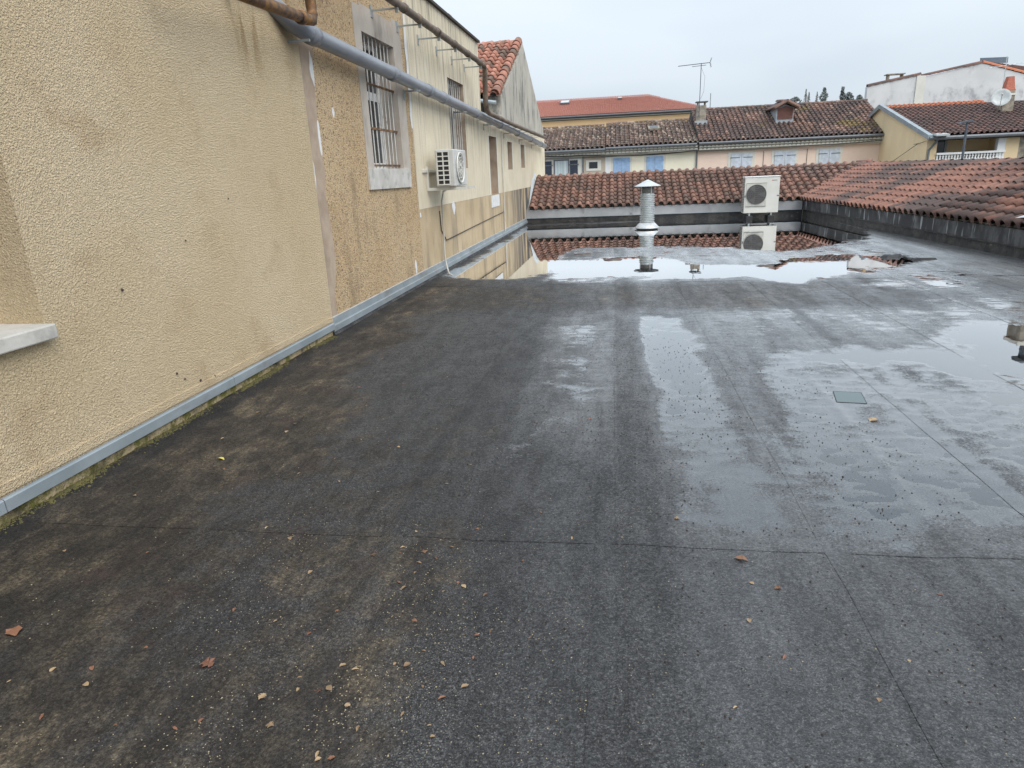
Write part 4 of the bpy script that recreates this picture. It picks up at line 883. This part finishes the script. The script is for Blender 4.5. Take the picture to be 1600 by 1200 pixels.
BC = thing('chimney', 'stone chimney with red tapered brick top beside the satellite dish', 'chimney', (19.55, 39.6, 0))
MB().prism([(-.26,2.6),(.26,2.6),(.24,3.9),(.22,4.36),(-.24,4.36),(-.26,3.9)], -.25, .25, 'y').build('stack', M['stone_old'], BC)
mb = MB(); mb.lathe([(.33, 4.361), (.33, 4.42), (.30, 4.43), (.19, 5.0), (.20, 5.02), (.15, 5.02)], n=4, c=(0, 0, 0)); mb.build('brick_top', M['brick_red'], BC, M=Matrix.Rotation(R(45), 4, 'Z'))
bx('band', M['f_trim'], BC, -.28, .28, -.28, .28, 4.15, 4.24)
SDI = thing('satellite_dish', 'large round pale satellite dish fixed to the stone chimney', 'satellite dish', (19.10, 39.25, 4.03))
DMx = Matrix.Rotation(R(-22), 4, 'Z') @ Matrix.Rotation(R(72), 4, 'X')
MB().lathe([(0, .0), (.15, .012), (.3, .05), (.42, .10), (.425, .11), (.42, .115), (.3, .065), (.15, .027), (0, .015)], n=24, caps=False).build('dish', M['dish'], SDI, True, M=DMx @ Matrix.Scale(1, 4))
MB().tube([DMx @ Vector((0, -.40, .10)), DMx @ Vector((0, -.05, .55))], .012, 5).build('feed_arm', M['galv_dark'], SDI); MB().tube([DMx @ Vector((0, -.05, .5)), DMx @ Vector((0, -.02, .6))], .03, 6).build('feed_horn', M['ac_grey'], SDI)
MB().tube([(0, .02, 0), (.3, .3, -.05)], .025, 6).build('mount', M['galv_dark'], SDI)
A3 = thing('tv_aerial', 'thin aerial mast rising from the red brick chimney top', 'aerial', (19.45, 39.9, 0))
MB().tube([(0, 0, 4.2), (-.05, 0, 6.0)], .02, 6).build('mast', M['galv'], A3); MB().tube([(-.9, 0, 5.50), (1.0, 0, 5.68)], .012, 5).build('boom', M['galv'], A3)
for i in range(9): MB().tube([(-.85+i*.21, -.15, 5.505+i*.019), (-.85+i*.21, .15, 5.505+i*.019)], .007, 4).build('element', M['galv'], A3)
LP = thing('street_lamp', 'slim grey street lamp in front of the white balcony', 'street lamp', (14.93, 33, -3.6))
MB().tube([(0, 0, 0), (0, 0, 3), (-.02, 0, 6.36)], [.075, .06, .045], 8).build('pole', M['steel_dark'], LP)
MB().tube([(-.02, 0, 6.32), (-.12, 0, 6.36), (-.35, 0, 6.34)], .03, 6).build('arm', M['steel_dark'], LP)
MB().prism([(-.36,6.31),(.10,6.36),(.20,6.42),(.02,6.43),(-.3,6.37)], -.12, .12, 'y').build('lantern', M['steel_dark'], LP)

# weathered white building behind
HE = thing('building', 'large weathered white building rising behind the yellow house', 'building', (16.3, 50, 0))
ax = lambda x: x-16.3
MB().prism([(0,-3.6),(0,5.84),(ax(19.45),6.36),(ax(19.46),6.22),(ax(19.85),6.26),(ax(22.95),6.82),(ax(25.6),6.0),(ax(31),4.4),(ax(31),-3.6)], 0, .4, 'y').build('wall', M['f_white'], HE)
bx('rear_block', M['f_white'], HE, 1.5, ax(31), .401, 9, -3.6, 4.2)
bx('pilaster', M['f_trim'], HE, ax(19.2), ax(19.72), -.06, -.001, -3.6, 6.30)
def coping(a, b, mat, w0=-.15, h=.09):
    n = max(1, int(math.hypot(b[0]-a[0], b[1]-a[1])/.45))
    for i in range(n):
        p = [a[0]+(b[0]-a[0])*i/n, a[1]+(b[1]-a[1])*i/n]; q = [a[0]+(b[0]-a[0])*(i+1)/n, a[1]+(b[1]-a[1])*(i+1)/n]
        half_tile((p[0], .1, p[1]), (q[0], .1, q[1]+.015), .16, .15, (0, 0, 1), 6).build('coping_tile', mat, HE)
coping((0, 5.84), (ax(19.45), 6.36), M['tile_dark2']); coping((ax(19.5), 6.24), (ax(22.95), 6.82), M['tile_dark2']); coping((ax(22.95), 6.84), (ax(28), 5.3), M['tile_orange'])
ro = MB(); ro.add([(ax(22.9),.2,6.84),(ax(31),.2,4.45),(ax(31),9,6.4),(ax(22.9),9,8.0)], [(0,1,2,3)])
MB().prism([(ax(22.9),6.75),(ax(31),4.4),(ax(31),4.6),(ax(26.5),6.35),(ax(23.2),6.95)], .3, 9, 'y').build('side_roof', M['tile_dark2'], HE)
lg = MB()
for a in (17.62, 18.46): lg.box(ax(a), ax(a+.08), .4, .8, 5.9, 6.5)
lg.build('chimney_cap_legs', M['stone_old'], HE); bx('chimney_cap', M['stone_old'], HE, ax(17.52), ax(18.62), .3, .9, 6.501, 6.56); bx('chimney_base', M['f_white'], HE, ax(17.6), ax(18.56), .35, .85, 5.6, 6.2)
SP = thing('solar_panel', 'dark solar panel tilted on the ridge of the white building', 'solar panel', (23.1, 50.6, 6.93))
MB().add([(0,0,-.05),(1.6,0,-.12),(1.75,.35,.26),(.12,.35,.30),(0,.06,-.05),(1.6,.06,-.12),(1.75,.41,.26),(.12,.41,.30)], [(0,1,2,3),(4,7,6,5),(0,4,5,1),(1,5,6,2),(2,6,7,3),(3,7,4,0)]).build('panel', M['solar'], SP)
for a in (.35, 1.5): MB().tube([(a, .42, -1.2), (a, .42, .2)], .02, 6).build('leg', M['galv_dark'], SP)

# long red roofed building
HF = thing('building', 'long ochre building with new red hipped roof behind the tan house', 'building', (-14, 120, -1.55)); HF.scale = (2, 2, 2)
ax = lambda x: x+7
bx('wall', M['f_orange'], HF, -3, ax(7.3), 0, 12, -3.6, 5.45); bx('cornice', M['f_trim'], HF, -3.1, ax(7.4), -.08, -.001, 5.50, 5.60)
MB().tube([(-3.1, -.36, 5.70), (ax(7.7), -.36, 5.70)], .07, 8).build('gutter', M['gutter'], HF); bx('soffit', M['timber'], HF, -3.1, ax(7.6), -.30, .0, 5.601, 5.68)
s_ = Vector((0, 6.4, 1.85)); L = s_.length
xe, xr = ax(7.75), ax(3.25)
rdF = MB().add([(-3.1,-.34,5.73),(xe,-.34,5.73),(xr,5.9,7.5),(-3.1,5.9,7.5),(xe,12.3,5.73),(-3.1,12.3,5.73)], [(0,1,2,3),(1,4,2),(4,5,3,2),(0,5,4,1)]).build('roof', M['tile_red'], HF)
tile_fn(rdF, 'roof_tiles', M['tile_red'], (-3.0, -.34, 5.78), (1, 0, 0), s_, xe+3, L, .15, .21, lambda u, v_: v_ < L and u-3 < xe-(xe-xr)*(v_/L)-.1, 0, hh=.045, n=4, jit=.003)
for (a, b, z_, m_) in ((-4.56, -3.75, .72, 'zinc_white'), (.44, .80, .78, 'zinc_white')):
    RMx = Matrix.Translation((ax((a+b)/2), 6.4*z_-.42, 5.86+1.85*z_)) @ Matrix.Rotation(math.atan2(1.85, 6.4), 4, 'X'); hw = (b-a)/2
    ww = bpy.data.objects.new('roof_window', None); COL.objects.link(ww); ww.parent = HF
    MB().box(-hw, hw, -.75*hw*1.6, .75*hw*1.6, -.02, .10, RMx).build('frame', M['gutter'], ww); MB().box(-hw*.85, hw*.85, -.65*hw*1.6, .65*hw*1.6, .101, .12, RMx).build('pane', M[m_], ww)

# ------------------------------------------------------------------ far trees over the ridge
def foliage_mat(name, c1, c2):
    g = G(name); r = g.attr('rnd'); return g.done(g.mix(r, c1, c2), .8)
M['conifer'] = foliage_mat('hazed_conifer', (.19, .21, .21), (.26, .28, .265))  # crown colour paled to stand for distance haze
M['bare'] = foliage_mat('bare_twigs', (.22, .21, .21), (.30, .29, .28))
M['bark'] = plain('bark', (.09, .075, .06), .9)
def tree(label, x, y, top, wdt, kind):
    o = thing('conifer_tree' if kind == 'c' else ('broadleaf_tree' if kind == 'b' else 'poplar_tree'), label, 'tree', (x, y, -3.6), 0, 'trees on the skyline beyond the houses')
    H = top+3.6
    MB().tube([(0, 0, 0), (.05, .02, H*.5), (0, 0, H*.97)], [H*.016, H*.011, .03], 6).build('trunk', M['bark'], o)
    mb = MB(); rr = random.Random(int(x*10)); n = 900
    for i in range(n):
        t = rr.random()**.7
        if kind == 'c': z = H*(.25+.75*t); rad = wdt*(1-t)**.8*(.75+.35*math.sin(z*3.1))+.12
        elif kind == 'p': z = H*(.2+.8*t); rad = wdt*min(1, (1-t)*4+.12)*(.8+.3*math.sin(z*2))
        else: z = H*(.5+.5*t); rad = wdt*math.sqrt(max(0, 1-(2*t-1)**2))*(.7+.4*math.sin(z*2.3+i % 3))
        a = rr.uniform(0, 6.28); q = rad*math.sqrt(rr.random()); c = Vector((q*math.cos(a), q*math.sin(a), z)); sz = .34 if kind != 'p' else .2
        d1 = Vector((rr.uniform(-1, 1), rr.uniform(-1, 1), rr.uniform(-1, 1))).normalized()*sz; d2 = Vector((rr.uniform(-1, 1), rr.uniform(-1, 1), rr.uniform(-.3, 1))).normalized()*sz*(.6 if kind != 'p' else .25)
        mb.add([c-d1, c+d2, c+d1, c-d2], [(0,1,2,3)], rr.random())
    mb.build('crown', M['conifer'] if kind != 'p' else M['bare'], o)
    lm = MB()
    for i in range(7): z = H*(.4+.07*i); a = i*2.4; lm.tube([(0, 0, z), (wdt*.6*math.cos(a), wdt*.6*math.sin(a), z+H*.05)], [.06, .02], 4)
    lm.build('limbs', M['bark'], o)
tree('rounded dark tree just right of the roof dormer', 35.6, 150, 13.2, 2.6, 'b')
tree('tallest bare poplar right of the dormer on the skyline', 37.6, 150, 14.6, .6, 'p')
tree('second bare poplar of the skyline group', 38.7, 152, 14.2, .55, 'p')
tree('third bare poplar of the skyline group, next to the broad conifer', 39.7, 150, 14.0, .5, 'p')
tree('broad dark conifer on the skyline right of the poplars', 41.0, 150, 14.6, 3.6, 'c')
tree('narrow pointed conifer on the skyline left of the white building', 44.4, 150, 14.6, 1.6, 'c')
tree('small rounded tree beside the narrow conifer', 45.3, 149, 13.4, 1.6, 'b')
tree('low dark tree top at the end of the pink house ridge', 47.6, 150, 12.9, 1.3, 'b')

# ------------------------------------------------------------------ litter on the roof
GP = thing('glass_pane', 'pale greenish glass pane lying flat in the right hand puddle', 'pane', (1.585, 4.58, -.003), R(-6))
g = G('pale_glass'); M['pale_glass'] = g.done((.075, .11, .11), .14)
MB().prism([(-.095,-.11),(.085,-.12),(.10,.11),(-.075,.12)], 0, .006, 'z').build('pane', M['pale_glass'], GP)
fr_ = MB(); pp = [(-.095,-.11),(.085,-.12),(.10,.11),(-.075,.12)]
for i in range(4):
    a, b = Vector((*pp[i], .004)), Vector((*pp[(i+1) % 4], .004)); fr_.tube([a, b], .0032, 5)
fr_.build('edge_strip', M['black'], GP)
def zfelt(x, y): return float(-np.clip(depth(np.array([x]), np.array([y]))[0], -9, 0)/1000)
leaf_data = {}
def leaf_mesh(kind, seed):
    rr = random.Random(seed); n = 5 if kind != 'lobed' else 9; pts = []
    L = 1.0; Wd = {'oval': .36, 'narrow': .2, 'lobed': .48}[kind]
    left, right = [], []
    for i in range(n+1):
        t = i/n; wv = Wd*math.sin(math.pi*min(1, t*.97+.015))**.8*(1 if kind != 'lobed' else (.55+.6*(i % 2)))
        wv *= rr.uniform(.82, 1.15); zc = .14*math.sin(t*math.pi)*rr.uniform(.2, 1.6); left.append((-wv, t-.5, zc+.16*wv*rr.uniform(.3, 1.6)+.03)); right.append((wv, t-.5, zc+.16*wv*rr.uniform(.3, 1.6)+.03))
    mid = [(0, i/n-.5, .03+.05*math.sin(i/n*math.pi)) for i in range(n+1)]
    vs = left+mid+right; k = n+1; fs = []
    for i in range(n): fs += [(i, k+i, k+i+1, i+1), (k+i, 2*k+i, 2*k+i+1, k+i+1)]
    me = bpy.data.meshes.new('leaf'); me.from_pydata(vs, [], fs); return me
def leaf(x, y, size, mat, kind, label, group=None, rz=None, seed=1, z=None):
    key = (mat, kind, seed % 3)
    if key not in leaf_data: leaf_data[key] = leaf_mesh(kind, seed); leaf_data[key].materials.append(M[mat])
    o = bpy.data.objects.new('dead_leaf', leaf_data[key]); COL.objects.link(o); o.location = (x, y, (zfelt(x, y) if z is None else z)+.001)
    o.scale = (size, size, size*.9); o.rotation_euler = (random.uniform(-.12, .12), random.uniform(-.12, .12), random.uniform(0, 6.28) if rz is None else rz)
    tag(o, label, 'leaf', group)
# single leaves one can point at
leaf(-2.28, 3.36, .055, 'leaf_yellow', 'narrow', 'yellow leaf on the brown dirt near the left wall', seed=2, rz=1.2)
leaf(-1.35, 1.71, .05, 'leaf_rust', 'lobed', 'round orange brown leaf alone on the left foreground felt', seed=3)
leaf(-2.18, 1.80, .075, 'leaf_rust', 'oval', 'large reddish leaf at the lower left edge of the photo', seed=4, rz=.9)
leaf(1.59, 4.14, .062, 'leaf_tan', 'lobed', 'pale leaf on the wet felt just below the glass pane', seed=5)
leaf(.52, 2.49, .055, 'leaf_brown', 'oval', 'dark curled leaf on the wet felt below the cross seam', seed=6, rz=1.3)
GL = 'small dead leaves scattered over the wet felt'
def LB(x, y, mat, kind, size):
    c = {'leaf_tan': 'tan', 'leaf_rust': 'reddish', 'leaf_brown': 'dark brown'}[mat]; k = {'oval': 'oval', 'narrow': 'narrow', 'lobed': 'ragged'}[kind]
    s_ = 'tiny' if size < .02 else 'small'
    if y < 2.62: w_ = 'on the dark felt at lower left' if x < -1.35 else ('in the leaf strewn patch at bottom centre' if x < -.3 else 'on the bare felt at lower right')
    else: w_ = 'on the brown dirt along the left wall' if x < -1.35 else ('just beyond the cross seam left of centre' if x < .02 else 'on the wet felt beyond the cross seam')
    return f'{s_} {k} {c} leaf {w_}'
rr = random.Random(5); cnt = 0
spots = [(-.93,2.47),(-.75,2.55),(-.69,2.5),(-.82,2.2),(-.80,2.3),(.03,2.6),(-.2,2.61),(-.62,1.85),(-.66,1.75),(-.58,1.66),(-.62,1.58),(-.73,1.5),(-.84,1.76),(-.9,1.72),(-.99,1.68),(-.96,1.6),(-.5,1.46),(-.51,1.55),(-.8,1.42),(-.76,1.38),(-1.2,1.45),(-1.85,1.62),(-1.72,1.66),(-1.7,1.55),(-1.75,1.45),(-1.6,1.75),(-1.4,2.0),(-1.25,2.25),(-1.45,3.1),(-1.6,3.4),(-1.55,3.7),(-1.7,3.2),(-1.5,3.9),(-1.75,4.3),(-1.2,3.0),(.55,1.9),(.5,2.1),(.35,1.65),(.95,1.95),(1.2,2.3),(.1,4.3),(-.15,4.1),(.8,1.75),(-1.3,5.0),(-1.6,5.8),(-1.9,6.5)]
for (x, y) in spots:
    sz, mt_, kd = rr.uniform(.013, .028), rr.choice(['leaf_tan', 'leaf_tan', 'leaf_tan', 'leaf_rust']), rr.choice(['oval', 'narrow', 'narrow'])
    leaf(x+rr.uniform(-.03, .03), y+rr.uniform(-.03, .03), sz, mt_, kd, LB(x, y, mt_, kd, sz), GL, seed=rr.randint(0, 9))
for i in range(70):
    if i < 35: x, y = rr.gauss(-.85, .3), rr.uniform(1.2, 2.7)
    elif i < 55: x, y = rr.gauss(-1.8, .5), rr.uniform(1.4, 6.5)
    else: x, y = rr.uniform(-1.2, 1.4), rr.uniform(1.5, 4.5)
    if x < -2.6: continue
    sz, mt_, kd = rr.uniform(.012, .030), rr.choice(['leaf_tan', 'leaf_tan', 'leaf_rust', 'leaf_brown']), rr.choice(['oval', 'narrow', 'lobed'])
    leaf(x, y, sz, mt_, kd, LB(x, y, mt_, kd, sz), GL, seed=rr.randint(0, 9))
# felt scraps in the far puddle
def scrap(label, x, y, sx, sy, h, seed, mat='black'):
    rr = random.Random(seed); o = thing('felt_scrap', label, 'debris', (x, y, -.004)); mb = MB()
    n = 9; top = []; 
    for i in range(n): a = 2*math.pi*i/n; q = rr.uniform(.6, 1); top.append((sx*q*math.cos(a), sy*q*math.sin(a)))
    vs = [(p[0], p[1], 0) for p in top]+[(p[0]*.8, p[1]*.8, h*rr.uniform(.3, 1)) for p in top]+[(0, 0, h*.7)]
    mb.add(vs, [(i, (i+1) % n, n+(i+1) % n, n+i) for i in range(n)]+[(n+i, n+(i+1) % n, 2*n) for i in range(n)]); mb.build('scrap', M[mat], o)
scrap('curled black felt scrap in the far puddle near the right parapet', 4.42, 11.6, .26, .14, .05, 1)
scrap('small black felt lump right of the curled scrap', 4.72, 11.15, .20, .10, .05, 2)
scrap('brown clump of sodden leaves in the far puddle below the air conditioner', 2.35, 10.9, .2, .12, .02, 3, 'cant')
scrap('small pale stand-in for a chimney reflection in the far puddle', 3.55, 10.25, .04, .03, .03, 4, 'leaf_tan')  # added bit in place of the white building's chimney mirrored in the water
scrap('dark clump of leaves in the far puddle left of the flue', -.55, 13.0, .22, .15, .03, 5, 'cant')
scrap('flat brown clump between the flue and the dry strip', .0, 12.1, .20, .10, .03, 6, 'cant')
scrap('dark sodden clump on the left dirt strip beside the parapet foot', -2.35, 4.9, .06, .035, .02, 7, 'cant')
tg = thing('twig', 'thin curved dark twig on the felt right of the leaf patch', 'twig', (-.45, 2.38, .012)); MB().tube([(-.04, -.07, 0), (-.03, -.02, .006), (.01, .03, .008), (.035, .055, .002)], .0022, 5).build('twig', M['cable'], tg)
# crumbs: dark clods and pale granules
def crumbs(name, label, mat, n, fn, smin, smax, seed):
    rr = np.random.default_rng(seed); P = []
    while len(P) < n:
        x, y = fn(rr)
        if vnoise(x, y, .35, 71) > rr.uniform(-.6, .9): P.append((x, y))
    P = np.array(P); Z = -np.clip(depth(P[:, 0], P[:, 1]), -9, 0)/1000+.001
    wallx = -2.997+.01872*P[:, 1]; Z = Z+.012*sst(.26, .02, P[:, 0]-wallx)
    V, F = [], []
    for (x, y), z in zip(P, Z):
        s_ = rr.uniform(smin, smax); a = rr.uniform(0, 6.28); o = len(V)
        for k in range(4): t = a+k*1.57; q = s_*rr.uniform(.5, 1.3); V.append((x+q*math.cos(t), y+q*math.sin(t), z))
        V.append((x, y, z+s_*rr.uniform(.5, 1.1))); F += [(o, o+1, o+4), (o+1, o+2, o+4), (o+2, o+3, o+4), (o+3, o, o+4)]
    me = bpy.data.meshes.new(name); me.from_pydata(V, [], F); me.materials.append(mat); o = bpy.data.objects.new(name, me); COL.objects.link(o); tag(o, label, 'debris', kind='stuff')
M['clod'] = plain('dirt_clod', (.028, .02, .015), .8); M['chip'] = plain('pale_chip', (.38, .31, .20), .8)
crumbs('dirt_crumbs', 'dark crumbs of dirt and moss strewn over the felt', M['clod'], 5200, lambda r: (np.clip(r.normal(-1.9, .7), -2.8, 3), r.uniform(1.2, 10)) if r.random() < .6 else (r.uniform(-1.2, 1.6), r.uniform(1.2, 6.5)), .0018, .006, 3)
crumbs('pale_grit', 'pale leaf crumbs and grit strewn over the foreground felt', M['chip'], 3000, lambda r: (r.normal(-.85, .35), r.uniform(1.1, 2.7)) if r.random() < .6 else (r.uniform(-2.4, 1.4), r.uniform(1.2, 5)), .0010, .0032, 4)
M['moss'] = mottled('moss_green', (.070, .064, .022), (.12, .105, .035), 20, .95)
crumbs('moss_growth', 'yellow green moss along the foot of the cream wall', M['moss'], 3600, lambda r: (lambda y: (-2.997+.01872*y+.025+abs(r.normal(0, .03)), y))(r.uniform(1.8, 6.4) if r.random() < .7 else r.uniform(2, 3.6)), .003, .010, 5)
